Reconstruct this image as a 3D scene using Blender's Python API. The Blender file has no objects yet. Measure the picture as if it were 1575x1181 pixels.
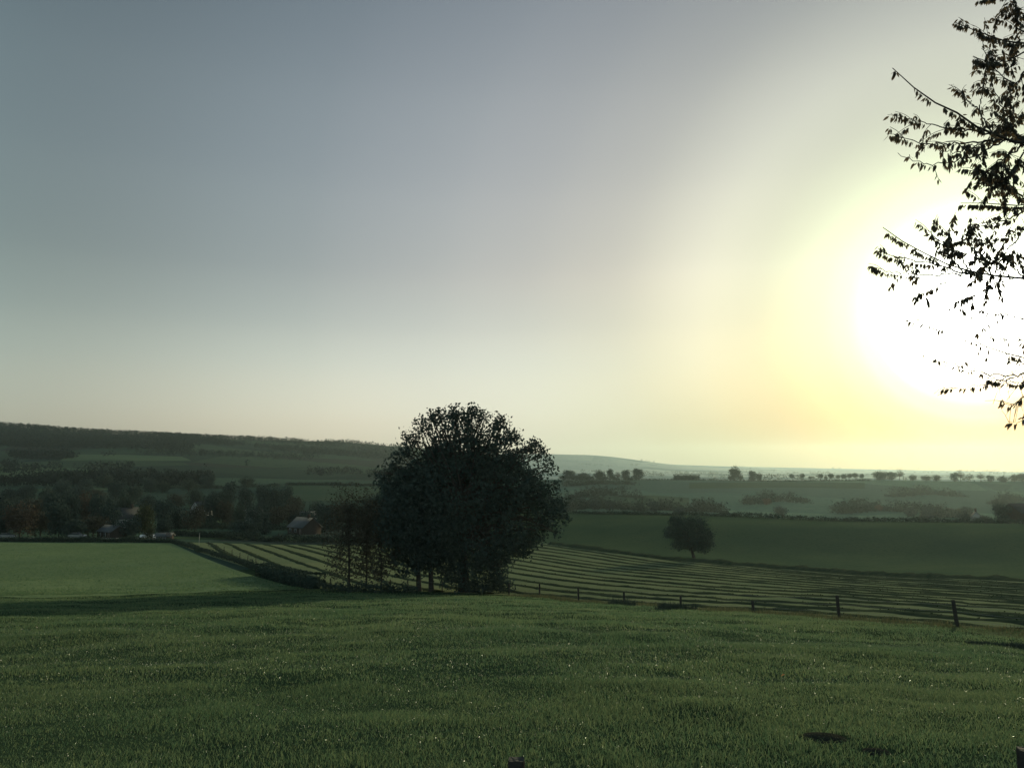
import bpy, math, random
import numpy as np
from mathutils import Vector, noise as mnoise

random.seed(7)
rng = np.random.default_rng(7)
S = bpy.context.scene
COL = S.collection

# ------------------------------------------------------------------ camera geometry
F = 1212.0; PITCH = math.radians(6.2); CX, CY = 787.5, 590.5
SUN_EL = math.radians(9.9); SUN_AZ = math.radians(30.8)      # azimuth clockwise from +Y
SUN = Vector((math.sin(SUN_AZ)*math.cos(SUN_EL), math.cos(SUN_AZ)*math.cos(SUN_EL), math.sin(SUN_EL)))
SP, CP = math.sin(PITCH), math.cos(PITCH)

def ray(px, py):
    x = (px-CX)/F; y = (CY-py)/F
    d = CP - y*SP
    return x/d, (SP + y*CP)/d          # X and Z per metre of Y

# ------------------------------------------------------------------ small maths
def pchip(x, y, xq):
    x = np.asarray(x, float); y = np.asarray(y, float); xq = np.clip(np.asarray(xq, float), x[0], x[-1])
    h = np.diff(x); d = np.diff(y)/h
    m = np.zeros_like(y); m[0] = d[0]; m[-1] = d[-1]
    for i in range(1, len(x)-1):
        if d[i-1]*d[i] > 0:
            w1 = 2*h[i]+h[i-1]; w2 = h[i]+2*h[i-1]
            m[i] = (w1+w2)/(w1/d[i-1]+w2/d[i])
    k = np.clip(np.searchsorted(x, xq)-1, 0, len(h)-1)
    t = (xq-x[k])/h[k]
    return ((1+2*t)*(1-t)**2*y[k] + t*(1-t)**2*h[k]*m[k] + t*t*(3-2*t)*y[k+1] + t*t*(t-1)*h[k]*m[k+1])

_perm = np.random.default_rng(3).random((256, 256))
def vnoise(x, y, s=1.0, o=0.0):
    x = np.asarray(x, float)/s + o; y = np.asarray(y, float)/s + o*1.7
    xi = np.floor(x).astype(int); yi = np.floor(y).astype(int)
    fx = x-xi; fy = y-yi
    fx = fx*fx*(3-2*fx); fy = fy*fy*(3-2*fy)
    g = lambda a, b: _perm[a & 255, b & 255]
    return ((g(xi, yi)*(1-fx)+g(xi+1, yi)*fx)*(1-fy) + (g(xi, yi+1)*(1-fx)+g(xi+1, yi+1)*fx)*fy)*2-1

def sstep(a, b, x):
    t = np.clip((np.asarray(x, float)-a)/(b-a), 0, 1)
    return t*t*(3-2*t)

# ------------------------------------------------------------------ terrain: profiles along lines of sight, read as ground heights
NEAR = [(0.6, 1.65), (2.6, 1.68), (4.2, 2.38), (5.5, 2.62)]      # (Y, metres below the eye)
def prof(px, pts):
    out = []
    dx0 = (px-CX)/F
    for Y, dz in NEAR:
        r = Y*math.hypot(1, dx0); out.append((math.log(r), -dz/r))
    for Y, py in pts:
        dx, dz = ray(px, py)
        r = Y*math.hypot(1, dx)
        out.append((math.log(r), dz*Y/r))
    return math.atan2(px-CX, F*CP), out

HL = [(230, 825), (300, 815), (400, 799), (550, 776), (800, 750), (1100, 729)]
cols = [
 prof(0,   [(7.7,1184),(12,1080),(20,1000),(30,961),(43,938),(60,921),(90,899),(130,866),(190,834)]+HL+[(1500,704),(2000,672),(2400,655),(2900,672),(4500,700),(9500,722)]),
 prof(250, [(7.7,1184),(12,1078),(20,999),(30,960),(43,938),(60,921),(90,898),(130,864),(187,834)]+HL+[(1500,706),(2000,683),(2450,671),(3000,684),(4500,704),(9500,722)]),
 prof(480, [(7.7,1183),(12,1077),(20,998),(30,959),(43,937),(60,918),(80,906),(110,878),(150,852),(190,838),(230,829),(300,817),(400,800),(550,775),(750,746),(1100,736),(1600,714),(2200,694),(2800,678),(3400,690),(5000,705),(9500,720)]),
 prof(640, [(7.7,1183),(12,1077),(20,998),(30,958),(43,936),(60,919),(78,911),(100,893),(150,858),(190,838),(230,825),(300,811),(400,795),(550,776),(750,748),(1100,738),(1600,724),(2300,705),(3200,688),(4000,696),(6000,708),(9500,718)]),
 prof(787, [(7.7,1183),(12,1076),(20,998),(30,960),(43,938),(60,922),(78,915.5),(100,893),(140,862),(185,838),(220,808),(255,790),(290,793),(400,796),(500,782),(700,757),(900,738),(1000,739),(1300,739.5),(2000,733),(3400,716),(4800,697.5),(6000,704),(9500,716)]),
 prof(900, [(7.7,1183),(12,1076),(20,999),(30,961),(43,940),(66,925),(80,911),(110,885),(150,858),(185,835),(215,808),(250,789),(290,792),(400,797),(500,783),(700,757),(900,737.5),(1000,739),(1300,739.5),(2000,734),(3500,721),(5000,699.5),(6200,706),(9500,716)]),
 prof(1065,[(7.7,1183),(12,1078),(20,1003),(30,965),(43,946),(54,935),(80,908),(110,884),(150,862.5),(166,852),(184,827),(200,806),(212,799),(240,792),(280,795),(400,800),(500,786),(700,758),(900,738),(1000,739),(1300,740),(2000,735),(3500,727),(5500,716.5),(7500,715),(9500,716.5)]),
 prof(1292,[(7.7,1183),(12,1083),(20,1010),(30,973),(41.7,950),(55,930),(80,907),(110,889),(135,880),(150,870),(168,853),(185,825),(198,809),(222,800),(280,803),(400,806),(500,789),(700,761),(900,739),(1000,740.5),(1300,742),(2000,737),(3500,729),(5500,722),(7500,718.5),(9500,719)]),
 prof(1575,[(7.7,1184),(12,1090),(20,1018),(27,992),(35,970),(50,943),(75,915),(110,892),(128,881),(142,872),(158,852),(174,824),(188,811),(220,803.5),(280,807),(400,808),(500,792),(700,765),(900,743),(1000,744),(1300,745),(2000,740),(3500,731),(5500,726),(7500,723),(9500,723)]),
]
NR, NA = 1100, 401
LR = np.linspace(math.log(0.4), math.log(9900), NR)
AZ = np.radians(np.linspace(-60, 60, NA))
_tab = np.array([pchip([p[0] for p in c], [p[1] for p in c], LR) for _, c in cols])
_az = np.array([a for a, _ in cols])
TAB = np.array([pchip(_az, _tab[:, j], AZ) for j in range(NR)]).T          # [az, r]

def terrain(x, y):
    x = np.asarray(x, float); y = np.asarray(y, float)
    r = np.maximum(np.hypot(x, y), 0.41); a = np.arctan2(x, y)
    u = np.clip((a-AZ[0])/(AZ[1]-AZ[0]), 0, NA-1.001); v = np.clip((np.log(r)-LR[0])/(LR[1]-LR[0]), 0, NR-1.001)
    i = u.astype(int); j = v.astype(int); fu = u-i; fv = v-j
    t = (TAB[i, j]*(1-fu)+TAB[i+1, j]*fu)*(1-fv) + (TAB[i, j+1]*(1-fu)+TAB[i+1, j+1]*fu)*fv
    z = t*r
    k = sstep(4, 12, r)*(1-sstep(60, 110, r))
    z = z + k*(0.07*vnoise(x, y, 3.1) + 0.05*vnoise(x, y, 1.3, 5) + 0.07*vnoise(x, y, 7.0, 9))
    m = sstep(450, 900, r)*np.minimum(r/900, 1.6)
    return z + m*(0.8*vnoise(x, y, 90., 2)+1.0*vnoise(x, y, 210., 4))*(1-sstep(3000, 6000, r))

def T(x, y): return float(terrain(x, y))
def ground_at(px, Y):
    dx = (px-CX)/F/CP
    for _ in range(6):
        z = T(dx*Y, Y)
        py = py_of(z/Y); dx = ray(px, py)[0]
    return Vector((dx*Y, Y, z))
def py_of(t):                      # slope z/Y -> picture row
    # (SP + y CP)/(CP - y SP) = t
    y = (t*CP-SP)/(CP+t*SP)
    return CY - y*F
def hit(px, py, ymin=3.0, off=0.0):
    dx, dz = ray(px, py)
    Y = np.exp(np.linspace(math.log(ymin), math.log(9300), 2600))
    g = terrain(dx*Y, Y)
    k = np.where(g >= dz*Y)[0]
    i = k[0] if len(k) else len(Y)-1
    return Vector((dx*Y[i], Y[i], g[i]+off))
def top_h(px, pytop, Y):           # height of something at depth Y whose top shows at pytop
    g = ground_at(px, Y)
    return g, ray(px, pytop)[1]*Y - g.z

# ------------------------------------------------------------------ mesh helpers
def link(o, parent=None):
    COL.objects.link(o)
    if parent: o.parent = parent
    return o
def mk(name, V, faces, mat, parent=None, smooth=False, attr=None):
    """faces: list of arrays [n,k]; attr: per-vertex float 'tint'"""
    me = bpy.data.meshes.new(name)
    V = np.ascontiguousarray(V, np.float32)
    fs = [np.asarray(f, np.int32) for f in (faces if isinstance(faces, list) else [faces])]
    fs = [f for f in fs if len(f)]
    me.vertices.add(len(V)); me.vertices.foreach_set('co', V.ravel())
    nl = sum(f.size for f in fs); npoly = sum(len(f) for f in fs)
    me.loops.add(nl); me.polygons.add(npoly)
    me.loops.foreach_set('vertex_index', np.concatenate([f.ravel() for f in fs]))
    starts = []; k = 0
    for f in fs:
        starts.append(k+np.arange(len(f))*f.shape[1]); k += f.size
    me.polygons.foreach_set('loop_start', np.concatenate(starts).astype(np.int32))
    if smooth: me.polygons.foreach_set('use_smooth', np.ones(npoly, bool))
    if attr is not None:
        a = me.attributes.new('tint', 'FLOAT', 'POINT'); a.data.foreach_set('value', np.asarray(attr, np.float32))
    me.update(); me.validate()
    ms = mat if isinstance(mat, list) else [mat]
    for m in ms: me.materials.append(m)
    return link(bpy.data.objects.new(name, me), parent)

class MB:
    def __init__(s): s.v = []; s.f = {3: [], 4: []}; s.a = []; s.n = 0
    def add(s, V, F_, tint=0.5):
        V = np.asarray(V, float); F_ = np.asarray(F_, int)
        s.v.append(V); s.f[F_.shape[1]].append(F_+s.n); s.n += len(V)
        s.a.append(np.broadcast_to(np.asarray(tint, float), (len(V),)).copy())
    def box(s, c, size, rz=0, taper=1.0, tint=.5):
        x, y, z = [q/2 for q in size]
        P = np.array([[-x,-y,-z],[x,-y,-z],[x,y,-z],[-x,y,-z],[-x*taper,-y*taper,z],[x*taper,-y*taper,z],[x*taper,y*taper,z],[-x*taper,y*taper,z]])
        ca, sa = math.cos(rz), math.sin(rz)
        P = P@np.array([[ca,sa,0],[-sa,ca,0],[0,0,1]]) + np.array(c)
        s.add(P, [[0,3,2,1],[4,5,6,7],[0,1,5,4],[1,2,6,5],[2,3,7,6],[3,0,4,7]], tint)
    def tube(s, pts, radii, n=6, tint=.5, cap=True):
        pts = np.asarray(pts, float); m = len(pts)
        radii = np.broadcast_to(np.asarray(radii, float), (m,))
        d = np.gradient(pts, axis=0); d /= np.linalg.norm(d, axis=1)[:, None]+1e-9
        ref = np.where(np.abs(d[:, 2:3]) > .9, np.array([[1., 0, 0]]), np.array([[0, 0, 1.]]))
        a = np.cross(d, ref); a /= np.linalg.norm(a, axis=1)[:, None]+1e-9
        b = np.cross(d, a)
        th = np.linspace(0, 2*math.pi, n, endpoint=False)
        V = pts[:, None] + radii[:, None, None]*(np.cos(th)[None, :, None]*a[:, None]+np.sin(th)[None, :, None]*b[:, None])
        V = V.reshape(-1, 3)
        i = np.arange(m-1)[:, None]*n; j = np.arange(n)[None]
        q = np.stack([i+j, i+(j+1) % n, i+n+(j+1) % n, i+n+j], -1).reshape(-1, 4)
        if cap:
            V = np.vstack([V, pts[-1:]])
            e = (m-1)*n; k = np.arange(n)
            t = np.stack([e+k, e+(k+1) % n, np.full(n, m*n)], -1)
            base = s.n; s.add(V, q, tint); s.f[3].append(t+base)
        else: s.add(V, q, tint)
    def build(s, name, mat, parent=None, smooth=False):
        return mk(name, np.vstack(s.v), [np.vstack(f) for f in s.f.values() if f], mat, parent, smooth, np.concatenate(s.a))

def tag(o, label=None, cat=None, group=None, kind=None):
    if label: o['label'] = label
    if cat: o['category'] = cat
    if group: o['group'] = group
    if kind: o['kind'] = kind
    return o
def empty(name, loc, label, cat, group=None, rz=0.0, scale=None):
    o = link(bpy.data.objects.new(name, None)); o.location = loc; o.rotation_euler = (0, 0, rz)
    o.empty_display_size = 0.3
    if scale: o.scale = scale
    return tag(o, label, cat, group)
def dup(root, loc, label, group=None, rz=0.0, scale=(1, 1, 1), cat=None):
    r = root.copy(); COL.objects.link(r); r.location = loc; r.rotation_euler = (0, 0, rz); r.scale = scale
    r['label'] = label
    if group: r['group'] = group
    elif 'group' in r: del r['group']
    if cat: r['category'] = cat
    for ch in list(root.children):
        c = ch.copy(); COL.objects.link(c); c.parent = r
        for g in list(ch.children):
            d = g.copy(); COL.objects.link(d); d.parent = c
    return r
def struct(o): o['kind'] = 'structure'; return o
def stuff(o): o['kind'] = 'stuff'; return o

# ------------------------------------------------------------------ materials
def newmat(name):
    m = bpy.data.materials.new(name); m.use_nodes = True
    nt = m.node_tree; nt.nodes.clear()
    return m, nt, nt.nodes.new, nt.links.new
def plain(name, col, rough=.7, metal=0.0, spec=.5, noise_scale=None, amt=.35, bump=0.0):
    m, nt, N, L = newmat(name)
    out = N('ShaderNodeOutputMaterial'); p = N('ShaderNodeBsdfPrincipled'); L(p.outputs[0], out.inputs[0])
    p.inputs['Base Color'].default_value = (*col, 1); p.inputs['Roughness'].default_value = rough
    p.inputs['Metallic'].default_value = metal; p.inputs['Specular IOR Level'].default_value = spec
    if noise_scale:
        tc = N('ShaderNodeTexCoord'); nz = N('ShaderNodeTexNoise'); nz.inputs['Scale'].default_value = noise_scale; nz.inputs['Detail'].default_value = 6
        L(tc.outputs['Object'], nz.inputs['Vector'])
        mx = N('ShaderNodeMix'); mx.data_type = 'RGBA'
        mx.inputs[6].default_value = (*[c*(1-amt) for c in col], 1); mx.inputs[7].default_value = (*[min(1, c*(1+amt)) for c in col], 1)
        L(nz.outputs[0], mx.inputs[0]); L(mx.outputs[2], p.inputs['Base Color'])
        if bump:
            b = N('ShaderNodeBump'); b.inputs['Strength'].default_value = bump; b.inputs['Distance'].default_value = .05
            L(nz.outputs[0], b.inputs['Height']); L(b.outputs[0], p.inputs['Normal'])
    return m
def leafmat(name, c0, c1, trans=.15, rough=.55, spec=.3, tcol=None):
    """tint attribute blends c0..c1; a share of the light passes through the leaf"""
    m, nt, N, L = newmat(name)
    out = N('ShaderNodeOutputMaterial'); p = N('ShaderNodeBsdfPrincipled'); t = N('ShaderNodeBsdfTranslucent'); mix = N('ShaderNodeMixShader')
    at = N('ShaderNodeAttribute'); at.attribute_name = 'tint'
    mx = N('ShaderNodeMix'); mx.data_type = 'RGBA'; mx.inputs[6].default_value = (*c0, 1); mx.inputs[7].default_value = (*c1, 1)
    L(at.outputs['Fac'], mx.inputs[0]); L(mx.outputs[2], p.inputs['Base Color'])
    if tcol is None: L(mx.outputs[2], t.inputs['Color'])
    else: t.inputs['Color'].default_value = (*tcol, 1)
    p.inputs['Roughness'].default_value = rough; p.inputs['Specular IOR Level'].default_value = spec
    mix.inputs[0].default_value = trans
    L(p.outputs[0], mix.inputs[1]); L(t.outputs[0], mix.inputs[2]); L(mix.outputs[0], out.inputs[0])
    return m
def groundmat(name, ca, cb, scale_big, scale_fine, cc=None, bump=.5, dist=.08, patch=None):
    m, nt, N, L = newmat(name)
    out = N('ShaderNodeOutputMaterial'); p = N('ShaderNodeBsdfPrincipled'); L(p.outputs[0], out.inputs[0])
    p.inputs['Roughness'].default_value = 1.0; p.inputs['Specular IOR Level'].default_value = 0.0
    tc = N('ShaderNodeTexCoord')
    def noise(s, det=5):
        n = N('ShaderNodeTexNoise'); n.inputs['Scale'].default_value = s; n.inputs['Detail'].default_value = det
        L(tc.outputs['Object'], n.inputs['Vector']); return n.outputs[0]
    def ramp(v, a, b):
        r = N('ShaderNodeMapRange'); r.inputs['From Min'].default_value = a; r.inputs['From Max'].default_value = b; L(v, r.inputs['Value']); return r.outputs[0]
    def mixc(f, a, b):
        x = N('ShaderNodeMix'); x.data_type = 'RGBA'
        for s_, v in ((6, a), (7, b)):
            if isinstance(v, tuple): x.inputs[s_].default_value = (*v, 1)
            else: L(v, x.inputs[s_])
        L(f, x.inputs[0]); return x.outputs[2]
    c = mixc(ramp(noise(scale_big), .35, .65), ca, cb)
    if patch:                                     # a quilt of differently coloured parcels
        vo = N('ShaderNodeTexVoronoi'); vo.inputs['Scale'].default_value = patch[0]
        L(tc.outputs['Object'], vo.inputs['Vector'])
        sep = N('ShaderNodeSeparateColor'); L(vo.outputs['Color'], sep.inputs[0])
        c = mixc(ramp(sep.outputs[0], .45, .5), c, patch[1])
        c = mixc(ramp(sep.outputs[1], .7, .72), c, patch[2])
    fine = noise(scale_fine, 4)
    if cc: c = mixc(ramp(fine, .5, .8), c, cc)
    L(c, p.inputs['Base Color'])
    b = N('ShaderNodeBump'); b.inputs['Strength'].default_value = bump; b.inputs['Distance'].default_value = dist
    L(fine, b.inputs['Height']); L(b.outputs[0], p.inputs['Normal'])
    return m

M = {}
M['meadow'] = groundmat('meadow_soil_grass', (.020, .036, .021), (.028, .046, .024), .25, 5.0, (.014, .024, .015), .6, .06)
M['grass'] = leafmat('grass_blade', (.064, .118, .062), (.158, .194, .092), .46, .5, .0)
M['field'] = groundmat('short_field_grass', (.098, .138, .074), (.128, .168, .082), .035, 1.6, (.07, .11, .06), .8, .14)
M['hay'] = groundmat('mown_stubble', (.106, .130, .072), (.134, .152, .080), .12, 3.0, (.07, .092, .05), .5, .08)
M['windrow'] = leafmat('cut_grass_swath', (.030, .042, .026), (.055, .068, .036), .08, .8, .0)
M['pasture'] = groundmat('pasture_grass', (.042, .066, .038), (.056, .078, .041), .06, 1.5, (.032, .054, .032), .5, .12)
M['rough'] = groundmat('rough_verge', (.09, .10, .05), (.06, .085, .035), .4, 4.0, (.04, .05, .025), .7, .1)
M['valley'] = groundmat('haze_lifted_slope_land', (.052, .092, .072), (.070, .112, .082), .012, .25, (.038, .064, .054), .4, .6, (.007, (.078, .126, .086), (.056, .088, .068)))  # lighter teal painted into the slope to make up for thin haze
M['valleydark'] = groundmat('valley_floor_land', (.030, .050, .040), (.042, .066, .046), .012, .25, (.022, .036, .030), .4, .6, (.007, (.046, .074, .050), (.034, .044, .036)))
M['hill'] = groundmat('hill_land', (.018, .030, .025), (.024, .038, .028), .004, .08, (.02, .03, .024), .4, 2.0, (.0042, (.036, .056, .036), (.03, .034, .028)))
M['plain'] = groundmat('haze_paled_plain_fields', (.17, .22, .20), (.22, .26, .24), .002, .05, (.12, .17, .155), .3, 1.0, (.0025, (.24, .28, .25), (.10, .145, .14)))  # haze put into the colour: fields painted paler and bluer than bare land
M['hillfield'] = groundmat('hill_pasture', (.060, .092, .054), (.072, .10, .056), .02, .2, (.05, .08, .045), .3, .3)
M['valleyfield'] = groundmat('valley_field', (.042, .066, .044), (.052, .074, .046), .03, .4, (.035, .055, .036), .3, .3)
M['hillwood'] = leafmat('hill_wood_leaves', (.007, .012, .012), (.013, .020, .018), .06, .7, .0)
M['bark'] = plain('dark_bark', (.045, .042, .036), .9, spec=.0, noise_scale=6, bump=.6)
M['leaf_dark'] = leafmat('dark_leaves', (.034, .050, .045), (.052, .070, .059), .04, .6, .0)
M['leaf_olive'] = leafmat('olive_leaves', (.034, .044, .028), (.066, .072, .040), .12, .6, .0)
M['leaf_russet'] = leafmat('russet_leaves', (.055, .048, .038), (.088, .070, .052), .10, .6, .0)
M['leaf_brown'] = leafmat('sparse_brown_leaves', (.040, .042, .034), (.062, .060, .046), .10, .6, .0)
M['leaf_grey'] = leafmat('grey_green_leaves', (.030, .044, .036), (.052, .066, .050), .10, .6, .0)
M['leaf_near'] = leafmat('overhanging_leaves', (.040, .045, .036), (.075, .062, .042), .20, .5, .12, (.17, .12, .06))
M['hedge'] = leafmat('hedge_leaves', (.030, .046, .038), (.055, .070, .052), .05, .7, .0)
M['weeds'] = leafmat('dry_weeds', (.06, .075, .04), (.12, .115, .06), .25, .7, .0)
M['post'] = plain('weathered_post', (.040, .038, .034), .9, spec=.0, noise_scale=14, bump=.5)
M['wire'] = plain('fence_wire', (.18, .18, .18), .5, .8)
M['soil'] = plain('dark_molehill_soil', (.026, .028, .022), .95, spec=0, noise_scale=25, amt=.6, bump=.9)
M['asphalt'] = plain('road_asphalt', (.05, .05, .052), .8, noise_scale=3)
M['render_white'] = plain('white_render', (.24, .25, .245), .8, spec=.05, noise_scale=.8, amt=.08)
M['brick'] = plain('brown_brick', (.05, .042, .036), .9, spec=.0, noise_scale=4)
M['roof_dark'] = plain('dark_roof_tile', (.035, .037, .037), .8, spec=.1, noise_scale=2)
M['roof_grey'] = plain('grey_sheet_roof', (.058, .064, .065), .65, spec=.2, noise_scale=1, amt=.15)
M['glass'] = plain('window_glass', (.03, .035, .04), .08, spec=.8)
M['car_silver'] = plain('silver_car_paint', (.34, .35, .36), .22, .7)
M['car_white'] = plain('white_car_paint', (.8, .8, .8), .2, spec=.7)
M['tyre'] = plain('tyre_rubber', (.02, .02, .02), .8)
M['pole'] = plain('galvanised_pole', (.20, .21, .20), .5, .5)
M['autumn_leaf'] = plain('orange_leaf', (.55, .22, .05), .5, noise_scale=20)
M['door'] = plain('door_wood', (.08, .06, .05), .6)

# ------------------------------------------------------------------ ground
def ring_grid(name, r0, r1, mat, nr, fine=.22):
    az = np.concatenate([np.arange(-180, -44, 4.0), np.arange(-44, 44, fine), np.arange(44, 180.1, 4.0)])
    az = np.radians(np.unique(np.round(az, 4)))
    rr = np.exp(np.linspace(math.log(r0), math.log(r1), nr))
    A, R = np.meshgrid(az, rr)
    X = R*np.sin(A); Y = R*np.cos(A); Z = terrain(X, Y)
    V = np.stack([X, Y, Z], -1).reshape(-1, 3)
    n = len(az)
    i = np.arange(nr-1)[:, None]*n; j = np.arange(n-1)[None]
    q = np.stack([i+j, i+j+1, i+n+j+1, i+n+j], -1).reshape(-1, 4)[:, ::-1]
    return V, q
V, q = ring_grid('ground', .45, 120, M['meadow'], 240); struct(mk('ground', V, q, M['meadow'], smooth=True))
def part_of(V, q):
    u, inv = np.unique(q, return_inverse=True); return V[u], inv.reshape(q.shape)
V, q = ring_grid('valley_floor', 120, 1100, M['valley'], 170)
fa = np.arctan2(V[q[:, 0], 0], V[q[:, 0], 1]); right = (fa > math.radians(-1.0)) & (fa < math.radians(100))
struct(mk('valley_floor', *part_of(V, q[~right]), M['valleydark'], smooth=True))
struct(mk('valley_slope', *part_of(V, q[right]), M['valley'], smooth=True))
TERR_MIN = [float(V[:, 2].min())]
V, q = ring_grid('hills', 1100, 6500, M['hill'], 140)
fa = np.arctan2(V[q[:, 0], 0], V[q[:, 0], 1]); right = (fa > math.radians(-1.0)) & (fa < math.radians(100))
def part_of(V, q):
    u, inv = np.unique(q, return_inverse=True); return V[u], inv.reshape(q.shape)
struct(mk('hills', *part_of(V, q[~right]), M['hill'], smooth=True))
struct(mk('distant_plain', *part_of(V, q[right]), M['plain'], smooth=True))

TERR_MIN.append(float(V[:, 2].min()))
def resample(P, n):
    P = np.asarray(P, float); s = np.concatenate([[0], np.cumsum(np.linalg.norm(np.diff(P, axis=0), axis=1))])
    t = np.linspace(0, s[-1], n)
    return np.stack([np.interp(t, s, P[:, k]) for k in range(P.shape[1])], -1)
def smooth_line(P, n, it=3):
    P = resample(P, n)
    for _ in range(it): P[1:-1] = (P[:-2]+2*P[1:-1]+P[2:])/4
    return P
def sheet(name, near, far, nu, nv, mat, off):
    a = resample([(p[0], p[1]) for p in near], nu); b = resample([(p[0], p[1]) for p in far], nu)
    t = np.linspace(0, 1, nv)[:, None, None]
    P = a[None]*(1-t)+b[None]*t
    Z = terrain(P[..., 0], P[..., 1])+off
    V = np.concatenate([P, Z[..., None]], -1).reshape(-1, 3)
    i = np.arange(nv-1)[:, None]*nu; j = np.arange(nu-1)[None]
    q = np.stack([i+j, i+j+1, i+nu+j+1, i+nu+j], -1).reshape(-1, 4)
    o = mk(name, V, q, mat, smooth=True); return struct(o)

h = hit
FA = np.array([-0.3, 78.0]); FB = np.array([19.8, 35.0])              # the wire fence on the right, in plan
U = (FB-FA)/np.linalg.norm(FB-FA); PERP = np.array([-U[1], U[0]])     # along it, and away from the camera to the right
FC = FB+U*22
FHEDGE0 = h(400, 878); FHEDGE1 = h(255, 833.5)
# far boundary of the mown field
BND = [h(520, 838), h(700, 837), h(860, 836), h(950, 849), h(1065, 863), h(1290, 880), h(1575, 893)]
BND = [(p.x, p.y) for p in BND]; e = np.array(BND[-1])-np.array(BND[-2]); BND.append(tuple(np.array(BND[-1])+e*.6))
NEAREDGE = [h(405, 880), h(480, 905.5), h(640, 909), (FA[0], FA[1]+.8)]
near = [(p[0], p[1]) for p in NEAREDGE]+[tuple(FA+PERP*1.2+U*8), tuple(FB+PERP*1.2), tuple(FC+PERP*1.2)]
far = [(FHEDGE1.x+1, FHEDGE1.y), ]+BND
struct(sheet('hay_field', smooth_line(near, 60, 2), smooth_line(far, 60, 2), 170, 90, M['hay'], .035))
struct(sheet('left_field', [h(-60, 922), h(120, 918), h(300, 912), h(470, 906)], [h(-60, 834), h(100, 834.5), h(230, 834), h(262, 835)], 100, 60, M['field'], .03))
pn = [(x, y+.3) for x, y in BND[1:]]
pf = [h(770, 792), h(856, 789.5), h(960, 790), h(1100, 793), h(1290, 801.5), h(1460, 803.5), h(1590, 805)]
pf = [(p.x*1.06, p.y*1.06) for p in pf]; pf.append((pf[-1][0]*1.35, pf[-1][1]*.97))
struct(sheet('pasture', pn, pf, 120, 70, M['pasture'], .03))
struct(sheet('verge', [tuple(FA+U*14-PERP*.6), tuple(FB-PERP*2.2), tuple(FC-PERP*3)], [tuple(FA+U*8+PERP*1.1), tuple(FB+PERP*1.1), tuple(FC+PERP*1.1)], 80, 12, M['rough'], .025))
struct(sheet('hill_pasture', [h(92, 709), h(200, 709), h(294, 709)], [h(112, 699), h(200, 700), h(280, 703)], 40, 12, M['hillfield'], .5))
struct(sheet('hill_pasture', [h(-10, 734), h(70, 733), h(150, 732)], [h(-10, 717), h(60, 719), h(150, 722)], 40, 12, M['hillfield'], .5))
struct(sheet('hill_pasture', [h(40, 756), h(110, 755), h(200, 753)], [h(50, 752), h(110, 751), h(200, 750)], 40, 8, M['hillfield'], .3))
struct(sheet('valley_pasture', [h(243, 812), h(300, 809), h(358, 806)], [h(250, 804), h(300, 802), h(362, 800)], 30, 10, M['pasture'], .15))
struct(sheet('valley_pasture', [h(262, 829), h(400, 830), h(520, 831)], [h(275, 824), h(400, 826), h(520, 826)], 40, 10, M['pasture'], .12))
struct(sheet('valley_pasture', [h(430, 772), h(500, 771), h(570, 770)], [h(440, 748), h(510, 748), h(590, 748)], 40, 14, M['valleyfield'], .3))
struct(sheet('valley_pasture', [h(900, 783), h(1000, 783), h(1060, 782)], [h(920, 764), h(1000, 762), h(1060, 766)], 30, 12, M['valleyfield'], .3))
struct(sheet('valley_pasture', [h(1060, 752), h(1200, 750), h(1330, 752)], [h(1060, 743), h(1200, 742), h(1330, 743)], 40, 8, M['valleyfield'], .4))
ROAD = [h(-60, 829.5), h(120, 829.5), h(250, 830)]
def offs(P, d): return [(p[0], p[1]+d) for p in P]
struct(sheet('road', offs(ROAD, 5), offs(ROAD, 11.5), 60, 6, M['asphalt'], .05))

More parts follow.
